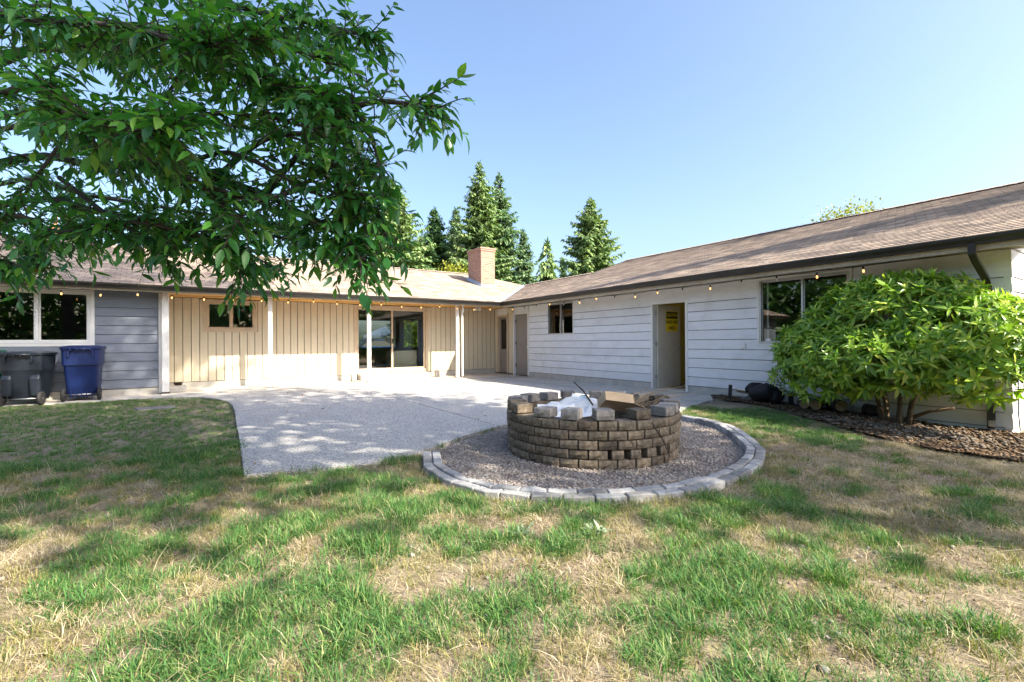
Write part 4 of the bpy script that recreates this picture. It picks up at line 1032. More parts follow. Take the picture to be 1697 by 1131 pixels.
slat((-1.86, 4.90, float(gz(-1.86, 4.9)) + .035), (0, 0, .35), (.22, .05, .03), 'yellow', 'yellow_strip', 'small yellow plastic strip lying in the lawn', 'strip')

# ---------------------------------------------------------------- string lights
bulb_me = MB().lathe([(.008, 0), (.011, -.010), (.016, -.026), (.017, -.036), (.013, -.048), (.004, -.055)], 10).mesh('bulb', True)
bulb_off = bulb_me.copy(); bulb_me.materials.append(M['bulb_lit']); bulb_off.materials.append(M['bulb_off'])
sock_me = MB().lathe([(.010, .03), (.015, .025), (.016, -.012), (.012, -.014)], 8).mesh('socket', True); sock_me.materials.append(M['blackplastic'])
def string(label, pts, step, lit):
    root = empty('string_lights', pts[0]); tag(root, label, 'string lights'); inv = Matrix.Translation(-Vector(pts[0]))
    P = []
    for a, b in zip(pts, pts[1:]):
        a, b = Vector(a), Vector(b); n = 12
        for i in range(n): s = i / n; P.append(a.lerp(b, s) - Vector((0, 0, .10 * (b - a).length / 2 * 4 * s * (1 - s) * .55)))
    P.append(Vector(pts[-1]))
    o = MB().tube(P, .0045, 4).build('cable', 'blackplastic', root); o.matrix_parent_inverse = inv
    d = 0; nxt = .3; k = 0
    for a, b in zip(P, P[1:]):
        L_ = (b - a).length
        while nxt < d + L_:
            p = a.lerp(b, (nxt - d) / L_)
            s_ = mobj('socket', sock_me, root); s_.matrix_parent_inverse = inv; s_.location = p - Vector((0, 0, .035))
            s_.rotation_euler = (U(-.12, .12), U(-.12, .12), 0)
            if lit(k) is not None:
                bb = mobj('bulb', bulb_me if lit(k) else bulb_off, s_); bb.location = (0, 0, -.012)
            nxt += step; k += 1
        d += L_
string('string of warm bulbs hung under the eave over porch and bedroom window', [(-5.2, 13.20, 2.36), (-3.1, 13.20, 2.36), (-1.1, 13.20, 2.36), (0.9, 13.45, 2.37), (2.6, 13.45, 2.38), (4.3, 13.45, 2.37), (6.3, 13.45, 2.38), (8.3, 13.45, 2.37)], .62, lambda k: True)
string('string of bulbs hung under the eave of the grey sided wing', [(8.62, 13.2, 2.36), (8.62, 11.0, 2.37), (8.62, 8.9, 2.37), (8.62, 6.8, 2.36), (8.62, 4.7, 2.37), (8.62, 2.4, 2.37)], .66, lambda k: (k % 3 != 1) if k % 5 != 2 else None)

# ---------------------------------------------------------------- plants
F2 = Vector((math.sin(YAW), math.cos(YAW), 0)); R2 = Vector((math.cos(YAW), -math.sin(YAW), 0))
def at(u, v, D):
    """a point D metres out into the yard, along the bearing and height of a picture position"""
    return F2 * D + R2 * ((u - 848.5) / 772 * D) + Vector((0, 0, CAM_H + (567.5 - v) / 772 * D))
def project(P):
    P = np.asarray(P) - np.array([0, 0, CAM_H]); d = P @ np.array(fwd); d = np.where(d < 0.05, np.nan, d)
    return 848.5 + 772 * (P @ np.array(rgt)) / d, 565.5 - 772 * (P @ np.array(upv)) / d, d

def leaf_shape(w, fold=0.12, droop=0.18):
    """unit leaf along +y: verts, triangles"""
    ys = [0.0, 0.12, 0.38, 0.68, 1.0]; ws = [0.02, 0.55, 1.0, 0.72, 0.0]
    V = []; 
    for y, k in zip(ys, ws):
        z = -droop * y * y
        V += [(-w / 2 * k, y, z + fold * w * k), (0, y, z), (w / 2 * k, y, z + fold * w * k)]
    T = []
    for i in range(4):
        a = i * 3
        for c_ in (0, 1):
            q_ = (a + c_, a + c_ + 1, a + c_ + 4, a + c_ + 3)
            if i == 3: T.append((q_[0], q_[1], a + 4))
            else: T += [(q_[0], q_[1], q_[2]), (q_[0], q_[2], q_[3])]
    return np.array(V, float), np.array(T, int)
def frames(yd, zh):
    """orthonormal frames with y along yd, z near zh; returns (N,3,3) with columns x,y,z"""
    y = yd / np.linalg.norm(yd, axis=1, keepdims=True)
    x = np.cross(y, zh); x /= np.maximum(np.linalg.norm(x, axis=1, keepdims=True), 1e-6); z = np.cross(x, y)
    return np.stack([x, y, z], -1)
def leaf_cloud(name, shape, pos, yd, zh, size, m, parent, origin, n_single=0, mat_single=None, single_name='leaf'):
    V, T = shape; Fm = frames(yd, zh); pos = pos - np.array(origin)
    idx = np.arange(len(pos))
    if n_single:
        u_, v_, d_ = project(pos + np.array(origin)); sh = np.where((u_ > 15) & (u_ < 1680) & (v_ > 10) & (v_ < 1120), size / d_, 0)
        facing = np.abs(np.einsum('ij,ij->i', Fm[:, :, 2], (pos + np.array(origin) - np.array([0, 0, CAM_H])) / np.maximum(d_, .1)[:, None])); sh = np.nan_to_num(sh * (0.4 + facing))
        order = np.argsort(-sh); single, idx = order[:n_single], order[n_single:]
        me_ = numesh(single_name, V, T.ravel(), 3); me_.materials.append(M[mat_single or m]); me_.polygons.foreach_set('use_smooth', [True] * len(me_.polygons))
        for i in single:
            o = bpy.data.objects.new(single_name, me_); COL.objects.link(o); o.parent = parent
            mt = Matrix(Fm[i].tolist()).to_4x4() @ Matrix.Scale(float(size[i]), 4); mt.translation = Vector(pos[i].tolist()); o.matrix_local = mt
    n_ = len(idx); Vn = np.repeat(V[None], n_, 0); Vn[:, :, 2] *= rng.uniform(-.6, 2.6, (n_, 1)); Vn[:, :, 0] *= rng.uniform(.7, 1.2, (n_, 1)); Vn[:, :, 0] += (V[None, :, 1] ** 2) * rng.uniform(-.16, .16, (n_, 1))
    P = np.einsum('nij,nvj->nvi', Fm[idx], Vn) * size[idx][:, None, None] + pos[idx][:, None, :]
    Fc = (T[None] + (np.arange(len(idx)) * len(V))[:, None, None]).reshape(-1)
    me_ = numesh(name, P.reshape(-1, 3), Fc, 3); me_.polygons.foreach_set('use_smooth', [True] * len(me_.polygons))
    o = mobj(name, me_, parent, m); o['kind'] = 'stuff'; return o
def rnd(n, s=1.0): return rng.normal(0, s, (n, 3))

# --- cherry tree reaching in over the lawn
TB = at(-480, 568, 4.2); TB.z = float(gz(TB.x, TB.y)) - 0.05
tree = empty('cherry_tree', TB); tag(tree, 'dark green cherry tree spreading its leafy boughs over the lawn', 'tree')
TI = Matrix.Translation(-TB)
top = TB + Vector((0.15, 0.1, 2.0))
o = MB().tube([TB, TB + Vector((.03, .02, .6)), TB + Vector((.08, .0, 1.3)), top, top + Vector((-.1, .2, 1.4)), top + Vector((.1, .1, 2.8))], [.21, .17, .16, .15, .11, .06], 10).build('trunk', 'bark', tree, True); o.matrix_parent_inverse = TI
fork = top + Vector((0, 0, .1)); fork2 = top + Vector((-.05, .1, .7)); fork3 = top + Vector((-.1, .2, 1.5)); low = top + Vector((0, 0, -.35))
B = [  # (start, picture bearing / height / distance of the bough's course, thickness)
 (fork, [(0, 265, 4.1), (160, 270, 3.9), (300, 272, 3.6), (360, 290, 3.5), (450, 325, 3.3), (540, 372, 3.1), (590, 395, 2.95)], .036),
 (None, [(440, 322, 3.3), (490, 262, 3.1), (590, 178, 2.8), (670, 170, 2.65), (725, 185, 2.58)], .022),
 (low, [(0, 335, 4.3), (170, 348, 4.0), (270, 372, 3.7), (350, 395, 3.4), (405, 420, 3.2)], .035),
 (fork2, [(0, 185, 3.9), (110, 222, 3.6), (230, 255, 3.3), (330, 300, 3.0), (400, 370, 2.7)], .03),
 (fork2, [(0, 100, 3.6), (150, 70, 3.3), (300, 95, 3.0), (420, 130, 2.8), (510, 150, 2.7), (555, 180, 2.65)], .03),
 (fork3, [(120, -60, 3.8), (300, -20, 3.6), (450, 22, 3.5), (540, 40, 3.4), (625, 62, 3.3)], .03),
 (None, [(360, 290, 3.5), (450, 225, 3.3), (560, 228, 3.2), (600, 265, 3.15), (625, 290, 3.1)], .02),
 (None, [(450, 325, 3.3), (540, 375, 2.9), (585, 405, 2.8), (600, 440, 2.75)], .016),
 (None, [(100, 290, 3.9), (190, 360, 3.6), (250, 395, 3.35), (270, 420, 3.3)], .018),
 (low, [(-60, 385, 4.6), (40, 400, 4.5), (60, 430, 4.4)], .018),
 (None, [(200, 350, 3.95), (320, 392, 3.7), (400, 420, 3.5), (395, 455, 3.4)], .016),
 (None, [(540, 372, 3.1), (620, 345, 3.0), (630, 370, 3.0), (645, 395, 2.95)], .014),
 (fork3, [(-100, 30, 3.2), (60, 30, 2.9), (200, 40, 2.7), (330, 70, 2.6), (430, 60, 2.5)], .025),
 (None, [(300, 95, 3.0), (400, 60, 3.0), (500, 85, 3.0), (590, 120, 3.0)], .015),
 (fork2, [(0, 150, 2.9), (100, 180, 2.6), (210, 210, 2.4), (300, 210, 2.3)], .022),
 (fork3, [(0, -120, 4.2), (200, -150, 4.2), (380, -120, 4.2), (520, -60, 4.2)], .03),
 (low, [(0, 300, 5.2), (150, 320, 5.2), (300, 345, 5.0), (420, 365, 4.8), (500, 375, 4.6)], .03),
 (fork2, [(0, 210, 5.0), (200, 180, 5.0), (350, 200, 4.9), (500, 230, 4.8), (570, 290, 4.6)], .03),
 (fork3, [(50, 80, 4.8), (250, 100, 4.8), (420, 110, 4.6), (520, 190, 4.5)], .03),
 (None, [(300, 350, 5.0), (400, 410, 4.6), (470, 450, 4.3)], .015),
 (None, [(150, 320, 5.2), (120, 370, 5.0), (160, 400, 4.9)], .015),
 (None, [(490, 262, 3.1), (560, 300, 2.9), (590, 335, 2.9), (605, 370, 2.85)], .012),
 (None, [(110, 222, 3.6), (60, 290, 3.4), (20, 350, 3.3)], .012),
 (None, [(590, 178, 2.8), (620, 235, 2.8), (630, 280, 2.8)], .010),
 (None, [(160, 270, 3.9), (240, 200, 3.6), (300, 120, 3.4), (330, 20, 3.2)], .018),
 (None, [(300, 272, 3.6), (380, 250, 3.2), (470, 290, 2.9), (540, 325, 2.8), (590, 320, 2.75)], .016),
 (low, [(-40, 360, 3.4), (100, 380, 3.2), (220, 365, 3.0), (320, 385, 3.0)], .018),
 (None, [(270, 372, 3.7), (400, 380, 3.4), (480, 395, 3.3), (540, 410, 3.2)], .014),
 (fork2, [(0, 20, 5.2), (180, 30, 5.2), (330, 60, 5.0), (470, 60, 4.8), (560, 80, 4.7)], .025),
 (None, [(330, 300, 3.0), (430, 330, 2.8), (510, 300, 2.75), (560, 270, 2.7)], .014),
 (None, [(230, 255, 3.3), (330, 190, 3.0), (430, 190, 2.8), (520, 210, 2.6)], .014),
 (low, [(-200, 410, 3.6), (-60, 425, 3.4), (20, 432, 3.3)], .012),
]
twp, twd = [], []
LP, LD, LZ, LS = [], [], [], []
tw = MB()
def catmull(P, n=5):
    out = []; P = [P[0] * 2 - P[1]] + P + [P[-1] * 2 - P[-2]]
    for i in range(1, len(P) - 2):
        for k in range(n):
            t_ = k / n; a, b, c_, d = P[i - 1], P[i], P[i + 1], P[i + 2]
            out.append(.5 * ((2 * b) + (c_ - a) * t_ + (2 * a - 5 * b + 4 * c_ - d) * t_ ** 2 + (3 * b - a - 3 * c_ + d) * t_ ** 3))
    return out + [P[-2]]
def leafy_twig(p, d, L, lsz, droop=0.5, fill=1.0, old=False):
    d = d.normalized(); n = 6; pts = [p]; cur = d.copy()
    for i in range(n):
        cur = (cur + Vector((U(-.15, .15), U(-.15, .15), U(-.1, .1) - droop * .16))).normalized(); pts.append(pts[-1] + cur * L / n)
    tw.tube(pts, [.0055 - .004 * i / n for i in range(n + 1)], 4, False)
    m_ = max(4, int(L / .036 * fill)); side = 1
    for k in range(m_):
        s = (k + .6) / m_; i = min(int(s * n), n - 1); q_ = pts[i].lerp(pts[i + 1], s * n - i); t_ = (pts[i + 1] - pts[i]).normalized()
        sd = t_.cross(Vector((0, 0, 1))); sd = sd.normalized() if sd.length > .1 else Vector((1, 0, 0)); side = -side
        ld = t_ * U(.3, .9) + sd * side * U(.35, 1.0) + Vector((0, 0, U(-.6, .35) * (.5 + .7 * droop)))
        LP.append(q_); LD.append(ld.normalized()); LZ.append(Vector((U(-.5, .5), U(-.5, .5), 1))); LS.append(lsz * U(.55, 1.2))
    LP.append(pts[-1]); LD.append((cur + Vector((0, 0, -.4))).normalized()); LZ.append(Vector((U(-.5, .5), U(-.5, .5), 1))); LS.append(lsz)
random.seed(11)
for st_, course, th in B:
    P = [at(*c_) for c_ in course]
    if st_ is not None: P = [st_] + P
    C_ = catmull(P, 6); n = len(C_)
    o = MB().tube(C_, [th * (1 - .78 * i / (n - 1)) + .003 for i in range(n)], 7).build('branch', 'bark', tree, True); o.matrix_parent_inverse = TI
    L = sum((b - a).length for a, b in zip(C_, C_[1:])); ntw = int(L / (.034 if st_ is not None else (.028 if th in (.022, .010) else .039)))
    for k in range(ntw):
        s = U(.12 if st_ is None else .06, 1.0) ** .85; i = min(int(s * (n - 1)), n - 2); p = C_[i].lerp(C_[i + 1], U(0, 1)); t_ = (C_[i + 1] - C_[i]).normalized()
        d = t_ * U(.2, .9) + Vector((U(-1, 1), U(-1, 1), U(-.75, .8)))
        leafy_twig(p, d, U(.10, .34), U(.070, .118), droop=U(.0, .6))
    leafy_twig(C_[-1], C_[-1] - C_[-3], .22, .11, .6)
o = tw.build('twigs', 'bark', tree); o.matrix_parent_inverse = TI; o['kind'] = 'stuff'
A = lambda L_: np.array([tuple(v_) for v_ in L_])
LPn, LDn, LZn, LSn = A(LP), A(LD), A(LZ), np.array(LS)
CH = leaf_shape(.37)
leaf_cloud('foliage', CH, LPn, LDn, LZn, LSn, 'cherry', tree, TB, 290)
print('cherry leaves', len(LPn))
# a few turned leaves
k = np.argsort(np.linalg.norm(LPn - np.array(at(62, 432, 4.4)), axis=1))[:5]
me_ = numesh('dry_leaf', CH[0], CH[1].ravel(), 3); me_.materials.append(M['oldleaf'])
for i in k:
    o = bpy.data.objects.new('dry_leaf', me_); COL.objects.link(o); o.parent = tree
    mt = Matrix(frames(LDn[i:i+1] * .6 + np.array([[0.1, 0, -.6]]), LZn[i:i+1])[0].tolist()).to_4x4() @ Matrix.Scale(.12, 4); mt.translation = Vector(LPn[i].tolist()) - TB; o.matrix_local = mt

# --- leafy shrub in front of the wing
SB = Vector((8.62, 2.62, 0)); SB.z = lz(SB.x, SB.y)
shrub = empty('leafy_shrub', SB); tag(shrub, 'large glossy light green leafy shrub growing against the grey wing', 'shrub')
SI = Matrix.Translation(-SB)
rs = random.Random(3); np_rng = np.random.default_rng(3)
for k in range(7):
    a = k * .9; p = SB + Vector((math.cos(a) * .10 - .02, math.sin(a) * .16, -.04)); sp = rs.uniform(.3, .8)
    m1 = p + Vector((math.cos(a) * .06 + rs.uniform(-.04, .04), math.sin(a) * .12 + rs.uniform(-.05, .05), .45)); m2 = m1 + Vector((math.cos(a) * sp * .5 - .1, math.sin(a) * sp * .8, .5)); m3 = m2 + Vector((math.cos(a) * .2 - .2, math.sin(a) * .6, .4))
    o = MB().tube(catmull([p, m1, m2, m3], 4), [.034 - .0022 * i for i in range(13)], 7).build('stem', 'stem', shrub, True); o.matrix_parent_inverse = SI
o = MB().tube([SB + Vector((.05, -.08, .02)), SB + Vector((.1, -.35, .18)), SB + Vector((.12, -.62, .26))], [.03, .025, .02], 6).build('stem', 'stem', shrub, True); o.matrix_parent_inverse = SI
# leaf rosettes over a lumpy dome; the dome's axes: towards the yard (-x), along the wall (y), up
RP, RDir = [], []
lump = [((-.02, -.05, 1.30), (.78, 1.30, .86)), ((-.15, .80, 1.04), (.66, .78, .55)), ((-.20, -.85, 1.22), (.78, .85, .55)), ((-.34, .1, .92), (.85, 1.1, .48)), ((.0, -.05, 1.72), (.6, .85, .46)), ((-.30, .90, .62), (.55, .70, .38)), ((-.35, -.95, .85), (.6, .60, .42))]
for (c_, ax_), n in zip(lump, (720, 430, 420, 480, 370, 170, 170)):
    for _ in range(n):
        d = Vector((rs.gauss(0, 1), rs.gauss(0, 1), rs.gauss(.25, 1))).normalized()
        if d.x > .5: continue
        rr = rs.uniform(.62, 1.03) if rs.random() < .35 else rs.uniform(.88, 1.04)
        p = Vector((c_[0] + d.x * ax_[0] * rr, c_[1] + d.y * ax_[1] * rr, c_[2] + d.z * ax_[2] * rr)) + SB
        if p.x > 9.10 or p.z < SB.z + .24 + .34 * max(0, 1 - abs(p.y - SB.y + .1) / .6): continue
        RP.append(p); RDir.append((Vector((d.x / ax_[0], d.y / ax_[1], d.z / ax_[2])).normalized() + Vector((-.1, -.25, .55))).normalized())
LP, LD, LZ, LS = [], [], [], []
tw = MB()
for p, d in zip(RP, RDir):
    x = d.orthogonal().normalized(); y = d.cross(x); n = rs.randint(6, 9); off = rs.uniform(0, 6.28); sz = rs.uniform(.11, .205)
    tw.tube([p - d * .16 + Vector((0, 0, -.05)), p], .004, 3, False)
    for k in range(n):
        a = off + k * 2.4; lay = k / n
        ld = (x * math.cos(a) + y * math.sin(a)) * (1.0 - .45 * lay) + d * (.15 + .75 * lay) + Vector((0, 0, -.22 * (1 - lay)))
        LP.append(p + d * (.02 * k / n)); LD.append(ld); LZ.append(d * 1.0 + Vector((rs.uniform(-.3, .3), rs.uniform(-.3, .3), rs.uniform(-.3, .3)))); LS.append(sz * rs.uniform(.8, 1.15) * (1 - .25 * lay))
o = tw.build('twigs', 'stem', shrub); o.matrix_parent_inverse = SI; o['kind'] = 'stuff'
leaf_cloud('foliage', leaf_shape(.30, .16, .22), A(LP), A(LD), A(LZ), np.array(LS), 'laurel', shrub, SB, 290)
print('shrub leaves', len(LP))

# --- broadleaf trees from leaf clumps
RH = (np.array([(-.30, .45, .05), (0, 0, 0), (.30, .45, .05), (0, 1, -.08), (0, .5, -.02)]), np.array([(0, 1, 4), (1, 2, 4), (4, 2, 3), (0, 4, 3)]))
def broadleaf(name, label, base, h, crown, rad, m, n_clump, per, lsz, seed, group=None, spread=.28, trunk_r=.2, cone=False):
    rs = random.Random(seed); ng = np.random.default_rng(seed); base = Vector(base)
    t_ = empty(name, base); tag(t_, label, 'tree', group); inv = Matrix.Translation(-base)
    tp = base + Vector((rs.uniform(-.3, .3), rs.uniform(-.3, .3), h * .92))
    MBt = MB().tube([base - Vector((0, 0, .2)), base.lerp(tp, .3) + Vector((.1, 0, 0)), base.lerp(tp, .65), tp], [trunk_r * 1.2, trunk_r, trunk_r * .6, trunk_r * .15], 8)
    o = MBt.build('trunk', 'bark2', t_, True); o.matrix_parent_inverse = inv
    cl = []; lim = MB(); (z0, z1) = crown
    for i in range(n_clump):
        s = rs.random() ** (1.5 if cone else .9); z = z0 + (z1 - z0) * s; prof = math.sin(math.pi * (0.12 + .80 * s)) ** .7 if not cone else min(1, .75 + 3 * s) * (1 - s) ** .8; a = rs.uniform(0, 6.28); r_ = rad * prof * math.sqrt(rs.uniform(.12, 1))
        c_ = Vector((base.x + math.cos(a) * r_, base.y + math.sin(a) * r_, base.z + z)); cl.append(c_)
        st_ = base.lerp(tp, min(.95, max(.25, (z - rs.uniform(.2, .3) * r_ * 2) / h)))
        if i % 3 == 0: lim.tube([st_, st_.lerp(c_, .5) + Vector((0, 0, .15)), c_], [trunk_r * .22, trunk_r * .13, trunk_r * .05], 5, False)
    o = lim.build('limbs', 'bark2', t_, True); o.matrix_parent_inverse = inv; o['kind'] = 'stuff'
    cl = np.array([tuple(c_) for c_ in cl]); n = n_clump * per
    pos = np.repeat(cl, per, 0) + ng.normal(0, 1, (n, 3)) * rad * spread * np.array([1, 1, .6])
    yd = ng.normal(0, 1, (n, 3)) + np.array([0, 0, -.3]); zh = ng.normal(0, .6, (n, 3)) + np.array([0, 0, 1.0])
    leaf_cloud('crown', RH, pos, yd, zh, ng.uniform(.7, 1.25, n) * lsz, m, t_, base)
    return t_
# tall yard trees south of the lawn: they throw the shade that lies over patio and grass
broadleaf('maple_tree', 'tall tapering maple tree standing alone on the yard lawn', (5.4, -2.6, -.05), 24, (8.2, 24), 4.2, 'shade', 210, 75, .30, 51, 'shade trees of the back yard', .15, .13, cone=True)
broadleaf('maple_tree', 'young maple tree with a small high crown near the hedge', (8.6, -6.3, -.05), 11.5, (6.6, 11.5), 2.1, 'shade', 75, 60, .24, 58, 'shade trees of the back yard', .18, .10)
# tall hedge added out of frame on two sides to darken the window reflections
hn = 16000; ng = np.random.default_rng(8)
hx = np.concatenate([ng.uniform(-16, 24, hn), ng.normal(-14.5, .9, hn)]); hy = np.concatenate([ng.normal(-17.5, .9, hn), ng.uniform(-17, 24, hn)])
hzt = 4.2 + 2.0 * fbm(hx * .5, hy * .5, 41); hz_ = ng.uniform(0, 1, 2 * hn) * hzt
for nm_, sl in (('added_back_hedge', slice(0, hn)), ('added_side_hedge', slice(hn, 2 * hn))):
    leaf_cloud(nm_, RH, np.stack([hx[sl], hy[sl], hz_[sl]], -1), ng.normal(0, 1, (hn, 3)), ng.normal(0, .8, (hn, 3)) + np.array([0, 0, .6]), ng.uniform(.35, .7, hn), 'shade', None, (0, 0, 0))
    tag(bpy.data.objects[nm_], 'dense tall dark green hedge added out of frame at the ' + ('back' if nm_ == 'added_back_hedge' else 'far side') + ' of the yard', 'hedge', kind='stuff')
# trees beyond the roofs
broadleaf('garden_tree', 'yellow green leafy tree rising behind the chimney', at(757, 568, 29).to_2d().to_3d(), 6.0, (1.5, 5.9), 1.5, 'yellowleaf', 60, 60, .16, 54)
broadleaf('garden_tree', 'pale green treetop showing over the long roof ridge', at(1412, 568, 26).to_2d().to_3d(), 8.3, (4.0, 8.3), 1.8, 'yellowleaf', 70, 60, .17, 55)
broadleaf('garden_tree', 'sunlit yellow green tree behind the cherry boughs and roof', at(345, 568, 28).to_2d().to_3d(), 7.0, (2.0, 7.0), 2.4, 'yellowleaf', 80, 60, .18, 56)
broadleaf('garden_tree', 'low sunlit tree behind the roof near the utility pole', at(530, 568, 31).to_2d().to_3d(), 7.2, (2.0, 7.2), 2.0, 'yellowleaf', 70, 60, .18, 57)

# --- conifers
def conifer(label, base, h, rad, m, seed, z0=2.0, droop=.35, dens=1.0, bare=0.0, lop=0.0, group='conifers beyond the house'):
    rs = random.Random(seed); base = Vector((base.x, base.y, -.1)); t_ = empty('conifer_tree', base); tag(t_, label, 'tree', group); inv = Matrix.Translation(-base)
    o = MB().tube([base, base + Vector((.05, 0, h * .5)), base + Vector((0, 0, h))], [h * .017, h * .011, .015], 7).build('trunk', 'bark2', t_, True); o.matrix_parent_inverse = inv
    P, D, Z, S = [], [], [], []; lim = MB(); z = z0
    while z < h - .15:
        s = (z - z0) / (h - z0); nb = max(3, int(7 * dens)); a0 = rs.uniform(0, 6.28); wm = rs.uniform(.72, 1.12)
        for b in range(nb):
            if rs.random() < bare * (.3 + s): continue
            a = a0 + b * 6.28 / nb + rs.uniform(-.35, .35)
            L = rad * ((1 - s) ** .85) * rs.uniform(.45, 1.25) * wm * (1 + lop * math.cos(a - 1)) + .12
            zz = z + rs.uniform(-.15, .15); dr = droop * rs.uniform(.6, 1.4) * (1 - .7 * s)
            out = Vector((math.cos(a), math.sin(a), 0)); sd = Vector((-math.sin(a), math.cos(a), 0)); n = max(3, int(L / .16)); prev = None; pts = []
            for i in range(n + 1):
                f = i / n; p = base + Vector((0, 0, zz)) + out * L * f + Vector((0, 0, -dr * L * f + .28 * L * f * f * (1 if droop < .7 else -.6))); pts.append(p)
                if f < .12: continue
                w = (.16 + .26 * (1 - f)) * min(1.0, .4 + L / 2)
                for sg in (-1, 1):
                    P.append(p); D.append(sd * sg * rs.uniform(.6, 1.1) + out * rs.uniform(.3, .9) + Vector((0, 0, rs.uniform(-.55, .1) - droop * .5))); S.append(w * rs.uniform(.8, 1.5)); Z.append(Vector((rs.uniform(-.5, .5), rs.uniform(-.5, .5), 1)))
                P.append(p); D.append(out * rs.uniform(.2, 1) + sd * rs.uniform(-.5, .5) + Vector((0, 0, rs.uniform(-.9, -.1) - droop))); S.append(w * rs.uniform(.7, 1.3)); Z.append(Vector((rs.uniform(-1, 1), rs.uniform(-1, 1), .5)))
            if n > 3: lim.tube([pts[0], pts[len(pts) // 2], pts[-1]], [.022, .015, .005], 3, False)
        z += rs.uniform(.22, .38) * (1.0 if s < .8 else .8) / max(.7, dens ** .5)
    for i in range(10):
        P.append(base + Vector((0, 0, h - .1 - i * .06))); D.append(Vector((rs.uniform(-.6, .6), rs.uniform(-.6, .6), .8))); S.append(.25); Z.append(Vector((1, 0, .3)))
    o = lim.build('boughs', 'bark2', t_); o.matrix_parent_inverse = inv; o['kind'] = 'stuff'
    leaf_cloud('crown', RHN, A(P), A(D), A(Z), np.array(S) * 1.75, m, t_, base); return t_
RHN = (np.array([(-.24, .4, .03), (0, 0, 0), (.24, .4, .03), (0, 1, -.1), (0, .5, 0)]), RH[1])
g2 = lambda u, D: at(u, 568, D)
conifer('broad olive fir beyond the roof beside the cherry boughs', g2(655, 36), 13.8, 4.6, 'fir', 61, 4.8, .45, 1.5, .10)
conifer('bright green pointed spruce between two taller dark firs', g2(721, 40), 12.8, 3.2, 'fir_green', 62, 3.0, .30, 1.5)
conifer('slim dark fir close behind the tallest fir', g2(757, 44), 13.9, 3.0, 'fir_dark', 63, 3.0, .35, 1.4, .1)
conifer('tallest ragged fir rising straight behind the brick chimney', g2(796, 38), 15.9, 4.4, 'fir', 64, 2.5, .40, 1.35, .22, .3)
conifer('tall slim fir with drooping tiers right of the chimney', g2(829, 40), 15.7, 3.7, 'fir_dark', 65, 2.5, .55, 1.1, .12)
conifer('dense olive fir filling the gap left of the chimney', g2(700, 47), 12.2, 4.0, 'fir', 83, 2.5, .4, 1.4, .1)
conifer('small pointed fir at the edge of the fir clump', g2(869, 44), 11.8, 2.3, 'fir_dark', 66, 2.0, .35, 1.3)
conifer('pale weeping cedar with hanging boughs over the roof valley', g2(908, 31), 8.0, 2.4, 'fir', 67, 2.0, 1.2, 1.0, .15)
conifer('tiny distant spruce between weeping cedar and lone fir', g2(933, 48), 9.8, 1.3, 'fir_green', 68, 2.0, .35, 1.0)
conifer('lone bushy fir standing above the grey roof slope', g2(980, 38), 12.9, 4.6, 'fir', 69, 2.5, .32, 1.4, .14, .2)
conifer('slim tall fir beside the gable end of the wing', Vector((15.8, -6.8, 0)), 17.5, 2.0, 'fir_dark', 81, 4, .35, 1.0, .2, group='firs beside the wing')
conifer('second slim fir farther along the gable end', Vector((18.4, -3.5, 0)), 15.0, 1.8, 'fir_dark', 82, 4, .35, 1.0, .2, group='firs beside the wing')
# utility pole
pl = empty('utility_pole', (*at(93, 568, 30).to_2d(), -.1)); tag(pl, 'brown wooden utility pole behind the low roof', 'utility pole')
MB().tube([(0, 0, 0), (0, 0, 9.6)], [.16, .11], 10).build('pole', 'pole', pl, True); MB().box(-1.1, 1.1, -.06, .06, 8.7, 8.83).build('crossarm', 'pole', pl)
for x in (-.9, -.3, .3, .9): MB().lathe([(.03, 0), (.05, .06), (.02, .14)], 8, (x, 0, 8.84)).build('insulator', 'white', pl)
# --- front yard seen through the living room
for k, (u, D, hh) in enumerate(((668, 30, 3.3), (679, 30.2, 3.5), (690, 30, 3.4), (701, 30.3, 3.2))):
    b = at(u, 568, D); b.z = -.05
    conifer('bright arborvitae column seen through the sliding door', b, hh, .75, 'hedge', 70 + k, .15, .1, 1.6, group='arborvitae hedge in the front yard')
tent = empty('canopy_tent', (*at(637, 568, 50).to_2d(), -.05), .3); tag(tent, 'white pop up canopy tent seen through the sliding door', 'tent')
for sx in (-1, 1):
    for sy in (-1, 1): MB().tube([(sx * 1.5, sy * 1.5, 0), (sx * 1.5, sy * 1.5, 2.0)], .025, 6).build('leg', 'metal', tent)
MB().add([(-1.55, -1.55, 2.0), (1.55, -1.55, 2.0), (1.55, 1.55, 2.0), (-1.55, 1.55, 2.0), (0, 0, 3.0), (-1.56, -1.56, 1.75), (1.56, -1.56, 1.75), (1.56, 1.56, 1.75), (-1.56, 1.56, 1.75)],
         [(0, 1, 4), (1, 2, 4), (2, 3, 4), (3, 0, 4), (5, 6, 1, 0), (6, 7, 2, 1), (7, 8, 3, 2), (8, 5, 0, 3)]).build('canopy', 'tent', tent)
